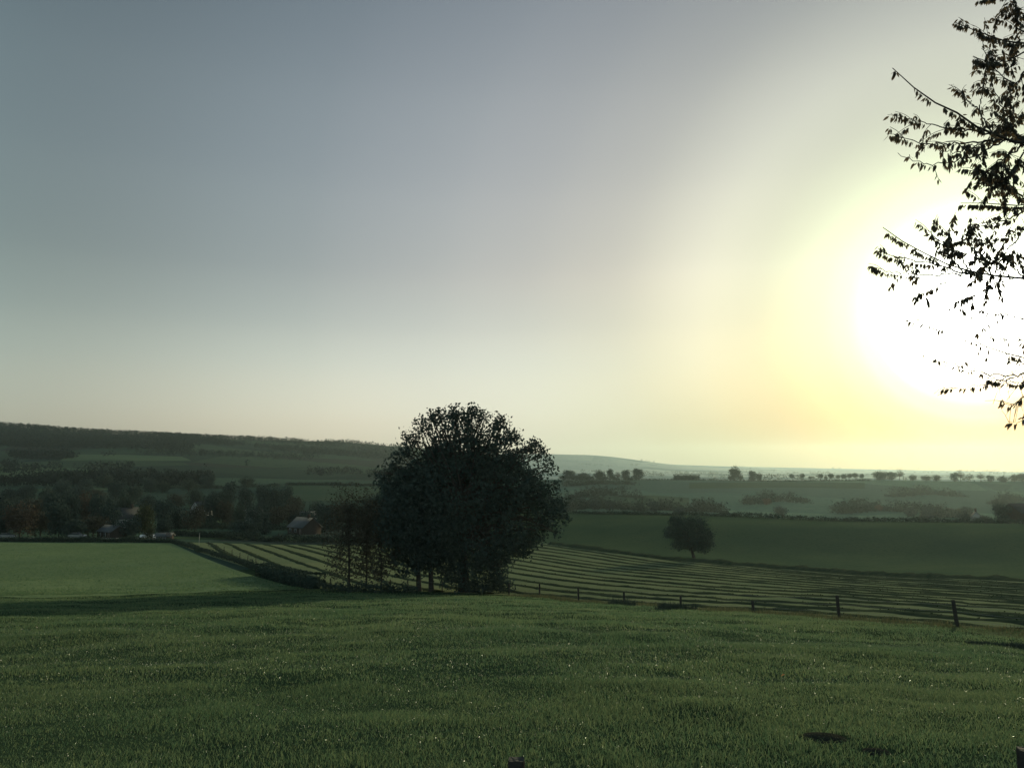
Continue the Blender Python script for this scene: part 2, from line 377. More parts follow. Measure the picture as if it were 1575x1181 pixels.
# ------------------------------------------------------------------ grass of the near meadow (nobody could count it)
def quad_fence_side(x, y): return (x-FA[0])*PERP[0]+(y-FA[1])*PERP[1]
HOLES = [(*h(1268, 1138)[:2], .24), (*h(1348, 1158)[:2], .14)]
def make_grass():
    Vs, Fs, As = [], [], []; n0 = 0
    def zone(y0, y1, dens, hgt, wid, two):
        nonlocal n0
        ymid = np.linspace(y0, y1, 400); wgt = np.interp(np.linspace(0, 1, 400), [0, 1], [1, 1])*ymid
        area = 0.72*2*(y1*y1-y0*y0)/2; n = int(area*dens)
        y = np.sqrt(rng.random(n)*(y1*y1-y0*y0)+y0*y0); x = (rng.random(n)*2-1)*.72*y
        side = quad_fence_side(x, y)
        pn_ = vnoise(x, y, .5, 3)*.5+vnoise(x, y, 1.4, 8)*.55+vnoise(x, y, 4.0, 1)*.3
        keep = np.all([(x-q[0])**2/1.7+(y-q[1])**2 > q[2]**2 for q in HOLES], axis=0) & (side < -1.0+.5*vnoise(x, y, 2.)) & (rng.random(n) < np.maximum(.66+.42*pn_, .42)) & (rng.random(n) < 1-.95*sstep(58, 78, y))
        x, y, pn_ = x[keep], y[keep], pn_[keep]; n = len(x)
        z = terrain(x, y)-.01
        hh = hgt*(.55+.8*rng.random(n))*(1+.6*pn_); ww = wid*(.6+.8*rng.random(n))
        hh = np.maximum(hh, hgt*.25)
        a = rng.random(n)*2*math.pi; la = rng.random(n)*2*math.pi; ln = hh*(.2+1.1*rng.random(n)**1.3)
        wx, wy = np.cos(a)*ww/2, np.sin(a)*ww/2; lx, ly = np.cos(la)*ln, np.sin(la)*ln
        B0 = np.stack([x-wx, y-wy, z], -1); B1 = np.stack([x+wx, y+wy, z], -1)
        if two:
            m = np.stack([x+lx*.35, y+ly*.35, z+hh*.62], -1); w2 = np.stack([wx*.75, wy*.75, 0*wx], -1)
            tip = np.stack([x+lx, y+ly, z+hh*(.95-.25*rng.random(n))], -1)
            V = np.stack([B0, B1, m+w2, m-w2, tip], 1).reshape(-1, 3); b = np.arange(n)[:, None]*5+n0
            Fs.append(np.concatenate([b+np.array([[0, 1, 2]]), b+np.array([[0, 2, 3]]), b+np.array([[3, 2, 4]])]))
            k = 5
        else:
            tip = np.stack([x+lx*.8, y+ly*.8, z+hh], -1)
            V = np.stack([B0, B1, tip], 1).reshape(-1, 3); b = np.arange(n)[:, None]*3+n0
            Fs.append(b+np.array([[0, 1, 2]])); k = 3
        t = np.clip(.35+.35*rng.standard_normal(n)+.25*vnoise(x, y, 4., 6), 0, 1)
        Vs.append(V); As.append(np.repeat(t, k)); n0 += len(V)
    def field(dens, hgt, wid):
        nonlocal n0
        a = np.array([h(-60, 921)[:2], h(470, 906)[:2]]); b = np.array([h(-60, 836)[:2], h(255, 836)[:2]])
        n = int(dens*7500); u = rng.random(n)[:, None]; v = rng.random(n)[:, None]**1.4
        P = (a[0]*(1-u)+a[1]*u)*(1-v)+(b[0]*(1-u)+b[1]*u)*v
        x, y = P[:, 0], P[:, 1]; pn_ = vnoise(x, y, 2.2, 3)+.6*vnoise(x, y, 7., 5)
        k = rng.random(n) < .55+.5*pn_; x, y = x[k], y[k]; n = len(x); z = terrain(x, y)
        hh = hgt*(.4+.9*rng.random(n)); w = wid*(.6+.8*rng.random(n)); aa = rng.random(n)*6.28; lx = hh*rng.standard_normal(n)*.6; ly = hh*rng.standard_normal(n)*.6
        V = np.stack([np.stack([x-np.cos(aa)*w, y-np.sin(aa)*w, z], -1), np.stack([x+np.cos(aa)*w, y+np.sin(aa)*w, z], -1), np.stack([x+lx, y+ly, z+hh], -1)], 1).reshape(-1, 3)
        Vs.append(V); Fs.append(np.arange(n)[:, None]*3+n0+np.array([[0, 1, 2]])); As.append(np.repeat(np.clip(.3+.25*rng.standard_normal(n), 0, 1), 3)); n0 += len(V)
    zone(5.6, 14, 1900, .072, .0068, True)
    zone(14, 26, 620, .08, .011, True)
    zone(26, 45, 230, .09, .022, False)
    zone(45, 80, 95, .10, .038, False)
    field(11, .12, .07)
    return stuff(mk('grass', np.vstack(Vs), np.vstack(Fs), M['grass'], attr=np.concatenate(As)))
make_grass()['label'] = 'green meadow grass covering the foreground slope and the left field'
def make_dew():
    """wet, flat blade tips lying at every angle: those that happen to mirror the sun sparkle"""
    Vs = []
    for y0, y1, n, r0 in [(5.6, 14, 150000, .0028), (14, 28, 220000, .0046), (28, 62, 190000, .0080)]:
        y = np.sqrt(rng.random(n)*(y1*y1-y0*y0)+y0*y0); x = (rng.random(n)*2-1)*.7*y
        k = (quad_fence_side(x, y) < -1.5) & (rng.random(n) < .7+.5*vnoise(x, y, 1.7, 21)); x, y = x[k], y[k]; n = len(x)
        z = terrain(x, y)+.04+.05*rng.random(n); s_ = (r0*(.5+1.0*rng.random(n)**2))[:, None]
        nr = rng.standard_normal((n, 3)); nr[:, 2] = np.abs(nr[:, 2])*.8+.15; nr /= np.linalg.norm(nr, axis=1)[:, None]
        e = rng.standard_normal((n, 3)); e -= (e*nr).sum(1)[:, None]*nr; e /= np.linalg.norm(e, axis=1)[:, None]; g = np.cross(nr, e)
        C = np.stack([x, y, z], -1)
        Vs.append(np.stack([C-e*s_*1.6, C+g*s_*.6, C+e*s_*1.6, C-g*s_*.6], 1).reshape(-1, 3))
    V = np.vstack(Vs); n = len(V)//4
    o = stuff(mk('dew', V, np.arange(n)[:, None]*4+np.array([[0, 1, 2, 3]]), M['dew'])); o['label'] = 'wet grass tips glinting with dew across the meadow'
M['dew'] = plain('dew_wet_tip', (.08, .13, .06), .36, spec=.6)
make_dew()

# ------------------------------------------------------------------ foliage helpers
def leaf_quads(C, size, tint, droop=0.0, r=rng):
    """one kite-shaped leaf spray per centre"""
    n = len(C)
    d = r.standard_normal((n, 3)); d[:, 2] -= droop; d /= np.linalg.norm(d, axis=1)[:, None]
    e = r.standard_normal((n, 3)); e -= (e*d).sum(1)[:, None]*d; e /= np.linalg.norm(e, axis=1)[:, None]
    s = np.asarray(size)*(.6+.8*r.random(n)); s = s[:, None]
    nrm = np.cross(d, e)
    V = np.stack([C-d*s*.5, C+e*s*.3+nrm*s*.06, C+d*s*.5, C-e*s*.3+nrm*s*.06], 1).reshape(-1, 3)
    f = np.arange(n)[:, None]*4+np.array([[0, 1, 2, 3]])
    return V, f, np.repeat(tint, 4)
def crown_mesh(name, lobes, nclus, per, lsize, mat, parent=None, seed=1, inner=.45, lump=.22, spread=1.6, holes=0.0):
    r = np.random.default_rng(seed)
    L_ = np.array(lobes, float)
    w = (L_[:, 3]*L_[:, 4]*L_[:, 5])**(2/3); w /= w.sum()
    k = r.choice(len(L_), nclus, p=w)
    d = r.standard_normal((nclus, 3)); d /= np.linalg.norm(d, axis=1)[:, None]
    rad = inner+(1.04-inner)*r.random(nclus)**.55
    bump = 1+lump*(vnoise(d[:, 0]*2.4+k*7.3, d[:, 1]*2.4+d[:, 2]*2.1, .8, 11.)+.5*vnoise(d[:, 0]*5+k*3.1, d[:, 2]*5+d[:, 1]*3, .8, 4.))
    C = L_[k, :3]+d*L_[k, 3:6]*(rad*bump)[:, None]
    if holes:
        hn = vnoise(C[:, 0]+C[:, 1]*.6, C[:, 2]+C[:, 1]*.4, lsize*5, 3.)
        C = C[hn > -1+holes*2*r.random(len(C))]
    P = np.repeat(C, per, 0)+r.standard_normal((len(C)*per, 3))*lsize*spread*.5
    tint = np.clip(np.repeat(.45+.25*r.standard_normal(len(C)), per)+.15*r.standard_normal(len(P)), 0, 1)
    V, f, a = leaf_quads(P, np.full(len(P), lsize), tint, .2, r)
    return mk(name, V, f, mat, parent, attr=a)
def curved(p0, p1, r, n=7, sag=.12, side=.12):
    p0 = np.asarray(p0, float); p1 = np.asarray(p1, float); t = np.linspace(0, 1, n)[:, None]
    ln = np.linalg.norm(p1-p0)
    o = r.standard_normal(3)*side*ln; o[2] = abs(o[2])*.3+sag*ln
    w = 4*t*(1-t)
    return p0*(1-t)+p1*t+o*w*.5+r.standard_normal((n, 3))*ln*.012*(t > 0)
def trunk_mesh(name, stems, lobes, r0, mat, parent, seed=1, per_lobe=4, sub=3, sides=7):
    """stems: list of polylines; limbs fan out from their upper parts into the lobes, twigs from the limbs"""
    r = np.random.default_rng(seed); mb = MB()
    ends = []
    for st in stems:
        st = smooth_line(st, 12, 1)
        rr = np.linspace(1, .5, 12)*r0; rr[0] *= 1.35; rr[1] *= 1.1
        mb.tube(st, rr, sides); ends.append(st)
    for L_ in lobes:
        c = np.array(L_[:3]); R_ = np.array(L_[3:6])
        for _ in range(per_lobe):
            d = r.standard_normal(3); d[2] = d[2]*.8+.2; d /= np.linalg.norm(d)
            tip = c+d*R_*(.6+.25*r.random())
            st = min(ends, key=lambda s: np.linalg.norm(s[-1][:2]-c[:2]))
            b = st[int(r.integers(6, 12))]
            P = curved(b, tip, r)
            ln = np.linalg.norm(tip-b)
            mb.tube(P, np.linspace(r0*.36, r0*.05, 7), 5)
            for _ in range(sub):
                i = int(r.integers(3, 7)); d2 = r.standard_normal(3); d2[2] += .4; d2 /= np.linalg.norm(d2)
                e_ = P[i-1]+d2*ln*.09*(.6+.6*r.random())
                mb.tube(curved(P[i-1], e_, r, 4, .05), np.linspace(r0*.09, r0*.025, 4), 4)
    return mb.build(name, mat, parent, True)

# ------------------------------------------------------------------ the big tree and its companions in the middle
def lobe_px(base, Y, spec, ry=.95):
    """lobes given as picture-sized discs at the tree's own distance, turned into metres about its foot"""
    out = []
    k = Y/F
    for px, py, rx, rz, dy in spec:
        dx, dz = ray(px, py)
        c = np.array([dx*(Y+dy*k), Y+dy*k, dz*(Y+dy*k)])-np.array(base)
        out.append((c[0], c[1], c[2], rx*k, (rx+rz)/2*k*ry, rz*k))
    return out
Yb = 82.0
b = ground_at(713, Yb)
big = empty('broadleaf_tree', b, 'huge dark round-crowned tree at the centre of the view on the meadow edge', 'tree')
lob = lobe_px(b, Yb, [(712,694,52,50,0),(670,712,36,38,20),(764,702,40,40,-10),(642,756,42,42,0),(700,764,86,72,0),(785,752,56,54,10),(816,758,30,38,-20),(828,790,32,32,0),(740,815,84,54,0),(655,812,68,56,-10),(715,868,56,30,0),(750,872,26,26,-15),(785,822,46,30,15),
 (606,722,17,11,10),(592,742,15,10,-8),(582,728,8,6,0),(618,700,15,11,0),(634,676,17,13,12),(652,656,14,12,-10),(671,646,14,10,8),(668,636,6,5,0),(692,642,16,11,0),(700,632,7,6,4),(717,639,16,10,-10),(728,630,8,6,0),(741,640,16,9,6),(765,650,14,12,0),(777,642,6,6,0),(784,670,13,13,-8),(812,690,15,10,10),(826,682,8,6,0),(833,700,12,11,0),(844,722,10,11,-10),(850,748,10,12,0),(857,774,11,12,10),(866,796,9,9,0),(852,816,12,9,-12),(826,828,16,9,0),(800,843,17,11,8),(777,860,14,11,0),(770,886,11,10,-10),(596,768,16,14,12),(600,792,18,16,0)])
trunk_mesh('trunk', [[(0,0,-.3),(.1,0,1.5),(-.1,.1,3.5),(.1,0,6),(0,0,9)],], lob, .55, M['bark'], big, 3, 4, 4, 10)
crown_mesh('crown', lob, 7600, 7, .33, M['leaf_dark'], big, 5, .30, .20, 1.9, .46)
b = ground_at(655, Yb-1)
sec = empty('broadleaf_tree', b, 'forked dark tree close on the left of the huge round tree', 'tree')
lob = lobe_px(b, Yb-1, [(630,772,42,46,0),(652,810,54,54,10),(614,806,32,42,-20),(640,850,44,32,0)])
trunk_mesh('trunk', [[(-.7,0,-.3),(-.75,0,1.5),(-.9,.1,3.5),(-1.6,0,6)],[(.55,0,-.3),(.5,0,1.5),(.3,.1,3.5),(.2,0,6.5)]], lob, .27, M['bark'], sec, 8, 4, 4, 8)
crown_mesh('crown', lob, 1900, 7, .36, M['leaf_dark'], sec, 9, .3, .25, 1.9, .3)
for px, Y, lobs, r0, lab, nl, sd in [
  (536, 81, [(530,775,28,32,0),(548,800,30,40,0),(520,825,24,40,0),(550,850,30,36,0),(525,872,24,26,0)], .13, 'thin half-bare brown tree standing furthest left of the central clump', 760, 31),
  (563, 82, [(566,790,28,36,0),(575,822,26,36,0),(560,850,24,34,0),(572,880,22,20,0)], .10, 'slender sparse tree, the middle one of three thin trunks left of the huge tree', 620, 33),
  (586, 80, [(588,812,28,40,0),(596,845,26,34,0),(582,872,22,24,0)], .09, 'slender sparse tree, closest of three thin trunks to the huge tree', 620, 35)]:
    b = ground_at(px, Y)
    t = empty('slender_tree', b, lab, 'tree', 'slender trees left of the huge tree')
    lob = lobe_px(b, Y, lobs)
    hz = max(l[2] for l in lob)
    trunk_mesh('trunk', [[(0,0,-.2),(.05,0,hz*.3),(-.1,.05,hz*.6),(.1,0,hz)]], lob, r0, M['bark'], t, sd, 9, 6, 7)
    crown_mesh('crown', lob, nl, 5, .22, M['leaf_brown'], t, sd, .2, .3, 2.6, .3)
# undergrowth at their feet
def bush_mass(name, pts, hgt, wid, n, lsize, mat, label, cat, group=None, seed=1, per=4, lump=0.0):
    """a ragged run of leaf sprays along a line of ground points"""
    r = np.random.default_rng(seed); P = resample(np.array([(p[0], p[1]) for p in pts]), 60)
    k = r.random(n)*59; i = np.minimum(k.astype(int), 58); f = (k-i)[:, None]
    c = P[i]*(1-f)+P[i+1]*f
    hh = hgt*(.75+.35*vnoise(k, k*0, 3.0, seed)+.2*vnoise(k, k*0, 1.0, seed+.5))
    if lump: hh = hgt*np.maximum(.12, .55+lump*vnoise(k, k*0, 2.2, seed)+.3*vnoise(k, k*0, .8, seed+2))
    o = (r.random((n, 2))-.5)*wid
    up = r.random(n)**.8
    x = c[:, 0]+o[:, 0]*(1-.35*up); y = c[:, 1]+o[:, 1]*(1-.35*up)
    z = terrain(x, y)+up*hh
    C = np.stack([x, y, z], -1); Pp = np.repeat(C, per, 0)+r.standard_normal((n*per, 3))*lsize*.6
    base = np.array([P[30][0], P[30][1], T(*P[30])])
    tint = np.clip(.45+.28*r.standard_normal(len(Pp)), 0, 1)
    V, fa, a = leaf_quads(Pp-base, np.full(len(Pp), lsize), tint, .1, r)
    o_ = mk(name, V, fa, mat, attr=a); o_.location = base
    return tag(o_, label, cat, group)
bush_mass('undergrowth', [h(495, 908), h(560, 911), h(640, 911)], .9, 2.2, 420, .24, M['hedge'], 'low dark scrub around the feet of the thin trees', 'undergrowth', seed=3)
bush_mass('shrub', [h(690, 911), h(735, 912), h(776, 911)], 2.0, 2.6, 520, .26, M['leaf_dark'], 'leafy dark shrub skirt under the right side of the huge tree', 'shrub', seed=4)

# lone tree in the pasture
Yl = ground_at(1066, 150).y
p = h(1068, 863); Yl = p.y
lone = empty('fruit_tree', p, 'lone leaning dark tree on the edge of the pasture', 'tree')
lob = lobe_px(p, Yl, [(1048,806,19,12,0),(1072,806,17,12,4),(1034,818,12,9,-4),(1086,824,13,13,0),(1060,824,26,15,0),(1046,838,15,7,4),(1080,843,13,8,-4),(1094,838,6,6,0),(1027,822,6,4,0),(1036,800,8,6,0),(1068,836,18,10,0)])
trunk_mesh('trunk', [[(0,0,-.2),(-.1,0,.8),(-.45,0,2.0),(-.5,0,3.4)]], lob, .36, M['bark'], lone, 12, 3, 3, 8)
crown_mesh('crown', lob, 2000, 6, .28, M['leaf_dark'], lone, 13, .25, .26, 1.7, .12)

# ------------------------------------------------------------------ tree kinds for the middle and far distance (unit: metres, about 10 m tall)
def kind_tree(name, seed, mat, form='round', n=420, ls=.55, hgt=10.0):
    r = np.random.default_rng(seed)
    o = empty(name, (0, 0, 0), 'tree', 'tree')
    if form == 'round':
        lobs = [(0, 0, hgt*.62, hgt*.34, hgt*.34, hgt*.33)]
        for k in range(6):
            a = k*1.05+r.random(); q = hgt*(.2+.06*r.random())
            lobs.append((math.cos(a)*hgt*.22, math.sin(a)*hgt*.22, hgt*(.42+.34*r.random()), q, q, q*.9))
        for k in range(4):
            a = k*1.6+r.random(); lobs.append((math.cos(a)*hgt*.2, math.sin(a)*hgt*.2, hgt*(.24+.08*r.random()), hgt*.2, hgt*.2, hgt*.2))
    elif form == 'tall':
        lobs = [(0, 0, hgt*.6, hgt*.2, hgt*.2, hgt*.38)]
        for k in range(6):
            a = k*1.05+r.random(); q = hgt*(.13+.05*r.random())
            lobs.append((math.cos(a)*hgt*.12, math.sin(a)*hgt*.12, hgt*(.3+.1*k), q, q, q*1.2))
    elif form == 'low':
        lobs = []
        for k in range(7):
            a = k*.9+r.random(); q = hgt*(.25+.08*r.random()); d = hgt*.36*r.random()
            lobs.append((math.cos(a)*d, math.sin(a)*d, hgt*(.2+.36*r.random()), q, q, q*.9))
    elif form == 'lollipop':
        lobs = [(0, 0, hgt*.63, hgt*.36, hgt*.36, hgt*.34), (hgt*.1, 0, hgt*.7, hgt*.25, hgt*.25, hgt*.27)]
    elif form == 'cone':
        lobs = [(0, 0, hgt*(.15+.13*k), hgt*(.24-.032*k), hgt*(.24-.032*k), hgt*.12) for k in range(7)]
    sparse = form == 'sparse'
    if sparse:
        lobs = [(0, 0, hgt*.65, hgt*.3, hgt*.3, hgt*.33), (hgt*.16, 0, hgt*.5, hgt*.22, hgt*.22, hgt*.2), (-hgt*.18, 0, hgt*.55, hgt*.2, hgt*.2, hgt*.22)]
    trunk_mesh('trunk', [[(0, 0, -.4), (.05, 0, hgt*.15), (-.05, 0, hgt*.35), (0, 0, hgt*.6)]], lobs, hgt*.024, M['bark'], o, seed, 5 if sparse else 1, 5 if sparse else 1, 6)
    crown_mesh('crown', lobs, n, 4, ls, mat, o, seed+1, .3, .22, 1.5, .25 if sparse else 0)
    return o
KIND = {
 'dark': kind_tree('round_tree', 101, M['leaf_dark'], 'round', 620, .62),
 'dark2': kind_tree('broad_tree', 103, M['leaf_dark'], 'low', 560, .62),
 'olive': kind_tree('olive_green_tree', 105, M['leaf_olive'], 'round', 620, .58),
 'russet': kind_tree('russet_tree', 107, M['leaf_russet'], 'round', 640, .55),
 'brown': kind_tree('brown_tree', 109, M['leaf_brown'], 'low', 520, .6),
 'grey': kind_tree('grey_green_tree', 111, M['leaf_grey'], 'round', 560, .6),
 'tall': kind_tree('tall_tree', 113, M['leaf_dark'], 'tall', 520, .58),
 'sparse': kind_tree('sparse_tree', 115, M['leaf_brown'], 'sparse', 260, .42),
 'lolly': kind_tree('avenue_tree', 117, M['leaf_dark'], 'lollipop', 420, .6),
 'cone': kind_tree('conifer', 119, M['leaf_dark'], 'cone', 560, .55),
 'bush': kind_tree('bush', 121, M['hedge'], 'low', 420, .7),
}
USED = set()
WID = {'round': .62}
def plant(kind, px, pytop, Y, label, group=None, wpx=None, cat=None, rz=None):
    g, hgt = top_h(px, pytop, Y); hgt = max(hgt, 1.2)
    g.z -= .15
    s = hgt/10.0*1.0
    sx = s if wpx is None else wpx*Y/F/({'lolly': 8.0, 'tall': 6.3, 'cone': 5.2, 'dark2': 11.5, 'brown': 11.5, 'bush': 11.5, 'sparse': 8.0}.get(kind, 10.2))
    proto = KIND[kind]; rz = random.random()*6.28 if rz is None else rz
    if kind not in USED:
        USED.add(kind); o = proto; o.location = g; o.rotation_euler = (0, 0, rz); o.scale = (sx, sx, s); o['label'] = label
        if group: o['group'] = group
    else: o = dup(proto, g, label, group, rz, (sx, sx, s))
    o['category'] = cat or ('bush' if kind == 'bush' else 'tree')
    return o
ORD = ['first','second','third','fourth','fifth','sixth','seventh','eighth','ninth','tenth','eleventh','twelfth','thirteenth','fourteenth','fifteenth','sixteenth','seventeenth','eighteenth','nineteenth','twentieth']

# the far ridge, seen against the haze: named one by one
for i, (px, pt, w) in enumerate([(1218.5,728.5,9),(1234,728,9),(1246,732,6),(1262,728.5,9),(1270.5,732,6),(1279,728,10),(1289,730,8),(1298,729,9),(1307,728,8),(1316,727,10),(1325.5,728.5,8)]):
    plant('lolly', px, pt, 905, f'{ORD[i]} tree from the left in the neat row on the far ridge', 'row of round trees on the far ridge', w*1.1)
RG = 'trees standing along the far ridge'
for kind, px, pt, w, lab in [
 ('dark', 982, 719.5, 20, 'wide dark tree at the right end of the ridge wood right of the huge tree'),
 ('dark', 962, 721.5, 15, 'round tree just left of the wide tree ending the ridge wood'),
 ('tall', 939, 720.5, 11, 'upright narrow tree in the ridge wood right of the huge tree'),
 ('sparse', 951, 725, 10, 'thin see-through tree between two fuller ones in the ridge wood'),
 ('grey', 922, 721, 18, 'pale grey-green tree in the middle of the ridge wood'),
 ('dark2', 896, 722, 26, 'broad dark tree in the left half of the ridge wood'),
 ('dark', 876, 722, 22, 'leftmost ridge wood tree beside the huge tree crown'),
 ('grey', 1130, 715.5, 21, 'tall pale tree alone on the ridge left of the neat row'),
 ('bush', 1124, 728, 9, 'low bush under the left side of the tall pale ridge tree'),
 ('bush', 1139, 727, 9, 'low bush under the right side of the tall pale ridge tree'),
 ('dark', 1158, 723, 14, 'small round dark ridge tree right of the tall pale one'),
 ('grey', 1168, 726, 10, 'smaller faint tree touching the small round ridge tree'),
 ('dark2', 1353, 719, 30, 'large dark tree clump at the right end of the neat row'),
 ('dark', 1372, 725, 16, 'low dark tree hugging the large ridge clump'),
 ('sparse', 1384, 721, 17, 'see-through bare-limbed tree right of the large ridge clump'),
 ('grey', 1404, 729, 12, 'small faint tree in the gap right of the large ridge clump'),
 ('grey', 1425, 730, 16, 'pale low tree midway along the right ridge'),
 ('grey', 1441, 729, 14, 'faint round tree left of the paired dark ridge trees'),
 ('dark', 1468, 726, 14, 'rounded dark tree beside the tall bare tree on the right ridge'),
 ('sparse', 1478, 722, 15, 'tall bare-branched tree on the right ridge'),
 ('sparse', 1492, 727, 11, 'small bare tree right of the tall bare one'),
 ('sparse', 1509, 726, 14, 'leaning bare tree near the right end of the ridge'),
 ('dark', 1524, 730, 13, 'low dark tree near the right end of the ridge'),
 ('dark2', 1543, 728.5, 18, 'dark spreading tree near the right edge on the ridge'),
 ('grey', 1561, 728, 16, 'faint tree just short of the right edge on the ridge'),
 ('dark', 1573, 727, 16, 'ridge tree cut by the right edge of the view'),
 ('bush', 998, 736, 6, 'tiny shrub on the ridge left of the clipped hedge block'),
 ('bush', 1080, 736.5, 5, 'tiny shrub on the ridge just right of the clipped hedge block'),
 ('bush', 1093, 735, 5, 'second tiny shrub right of the clipped hedge block'),
]:
    plant(kind, px, pt, 890 if px < 1400 else 870, lab, RG, w*1.15)
for i, (px, pt, w) in enumerate([(868,728,16),(884,729,16),(906,729,15),(927,730,15),(946,731,14),(968,732,14)]):
    plant('bush', px, pt, 880, f'{ORD[i]} low bush from the left under the ridge wood beside the huge tree', RG, w*1.2)
# clipped hedge block on the ridge
def box_hedge(name, c0, c1, hgt, wid, n, ls, mat, label, cat='hedge', group=None, seed=1):
    r = np.random.default_rng(seed)
    c0 = np.array((c0[0], c0[1])); c1 = np.array((c1[0], c1[1])); d = c1-c0; ln = np.linalg.norm(d); d /= ln; pr = np.array([-d[1], d[0]])
    t = r.random(n)*ln; o = (r.random(n)-.5)*wid; up = r.random(n)
    t = np.where(r.random(n) < .14, np.where(r.random(n) < .5, 0., ln), t)
    face = r.random(n)
    o = np.where(face < .45, np.sign(o)*wid/2, o); up = np.where((face >= .45) & (face < .75), 1.0, up)
    xy = c0+d*t[:, None]+pr*o[:, None]
    z = terrain(xy[:, 0], xy[:, 1])+up*hgt
    C = np.concatenate([xy, z[:, None]], 1)+r.standard_normal((n, 3))*ls*.15
    base = np.array([*(c0+c1)/2, T(*((c0+c1)/2))])
    V, f, a = leaf_quads(C-base, np.full(n, ls), np.clip(.4+.25*r.standard_normal(n), 0, 1), 0, r)
    # woody core
    mb = MB(); m = max(3, int(ln/4)+2)
    for k in range(m-1):
        q = c0+d*ln*(k+.5)/(m-1); zz = T(*q)
        mb.box((q[0]-base[0], q[1]-base[1], zz-base[2]+hgt*.4), (ln/(m-1)*.9, wid*.6, hgt*.8), math.atan2(d[1], d[0]), tint=.2)
    o_ = mk(name, np.vstack([V]+mb.v), [np.vstack([f]+[x+len(V) for x in mb.f[4]])], mat, attr=np.concatenate([a]+mb.a)); o_.location = base
    return tag(o_, label, cat, group)
p0 = ground_at(1037, 880); p1 = ground_at(1075, 880)
box_hedge('clipped_hedge', p0, p1, 6.0, 8, 1500, .8, M['hedge'], 'flat-topped clipped block hedge alone on the far ridge', seed=2)

# trees and bushes on the misty slope below the ridge
SG = 'trees and bushes on the misty slope below the ridge'
slope = [('dark2',915,763,24,0),('dark',938,768,20,0),('grey',985,772,20,0),('dark',1006,770,20,0),('dark2',1046,774,24,0),('bush',1113,781,14,0),('bush',1132,785,17,0),('russet',1180,764,15,0),('dark2',1200,772,24,0),('russet',1352,774,14,0),('dark2',1402,774,24,0),('dark',1427,778,22,0),('brown',1462,777,16,0),('olive',1475,780,14,0),('dark',1488,778,20,0),('bush',1515,787,20,0)]
kw = {'bush': 'low dark bush', 'dark': 'round dark tree', 'dark2': 'broad dark tree', 'olive': 'olive green tree', 'grey': 'faint grey-green tree', 'russet': 'reddish autumn tree', 'brown': 'brownish autumn tree', 'sparse': 'thin bare tree', 'tall': 'tall narrow tree'}
cnt = {}
for k, px, pt, w, Y in sorted(slope, key=lambda s: s[1]):
    i = cnt.get(k, 0); cnt[k] = i+1
    Y = hit(px, pt+.85*w, 400).y
    plant(k, px, pt, Y, f'{ORD[i]} {kw[k]} from the left on the misty slope beyond the pasture', SG, w*1.1)
# right-hand end of the pasture crest
plant('dark', 1541, 772, 232, 'dark round tree at the right end of the pasture crest', None, 32)
plant('dark2', 1484, 781, 252, 'broad dark tree left of the small white gabled house', None, 26)
plant('bush', 1502, 790, 262, 'low dark bush in front of the small white gabled house', None, 13)
plant('bush', 1515, 789, 240, 'dark bush between the small white house and the round crest tree', None, 20)
plant('bush', 1541, 792, 231, 'dark bush at the foot of the round tree on the pasture crest', None, 30)

# ------------------------------------------------------------------ the valley on the left: trees round the houses
VG = 'trees round the valley houses'
front = [('dark2',4,775,34,222),('russet',30,767,50,222),('brown',62,772,40,235),('dark',90,770,36,225),('dark2',112,786,40,218),('brown',143,780,36,225),('dark',168,775,34,238),('dark2',200,782,40,222),('olive',222,770,32,228),('olive',229,806,16,205),('dark2',250,788,30,240)]
cn = {}
for k, px, pt, w, Y in front:
    i = cn.get(k, 0); cn[k] = i+1
    nm = {'russet': 'rounded russet tree in the front row behind the left field', }.get(k)
    plant(k, px, pt, Y, nm or f'{ORD[i]} {kw[k]} from the left in the front row behind the left field', VG, w*1.15)
second = [('dark',-6,756,40,300),('dark2',22,752,40,310),('brown',52,750,34,320),('dark',84,755,38,300),('dark',108,753,30,310),('russet',131,750,28,320),('dark',150,756,30,300),('dark2',166,744,36,340),('grey',192,752,30,330),('dark',250,766,34,300),('dark2',275,764,36,310),('brown',300,762,34,300),('dark',322,758,34,330),('brown',346,756,36,330),('grey',368,770,26,300),('dark2',378,786,44,240),('dark',392,776,30,260),('cone',407,769,18,270),('brown',425,766,38,320),('brown',447,764,36,330),('dark2',472,774,46,330),('dark',500,772,38,300),('brown',520,762,40,320),('dark2',546,764,44,320),('dark',575,760,44,320)]
cn = {}
for k, px, pt, w, Y in second:
    i = cn.get(k, 0); cn[k] = i+1
    nm = {'russet': 'russet tree in the second row of the valley trees', 'cone': 'pointed dark conifer left of the grey-roofed farmhouse'}.get(k)
    plant(k, px, pt, Y, nm or f'{ORD[i]} {kw.get(k)} from the left in the second row of valley trees', VG, w*1.15)
third = [('dark2',425,733,44,460),('dark',404,744,26,450),('dark',352,738,24,520),('dark2',330,745,30,520),('grey',300,748,28,520),('brown',270,750,30,500),('grey',345,750,24,470),('dark',378,748,28,480),('dark2',225,750,32,480),('grey',205,742,26,560),('dark',178,738,30,600),('brown',150,744,26,560),('dark2',120,738,36,620),('dark',95,742,30,580),('grey',72,746,24,560),('dark',40,744,30,600),('dark2',12,742,36,600),('brown',455,752,26,440),('dark',440,746,22,480),('bush',485,760,18,430),('bush',510,768,20,400),('grey',250,738,24,700),('dark',232,734,26,720),('grey',290,734,26,720),('dark2',130,728,30,760),('grey',160,726,28,800),('dark',320,730,24,780),('dark2',95,730,24,780),('grey',380,732,24,760)]
cn = {}
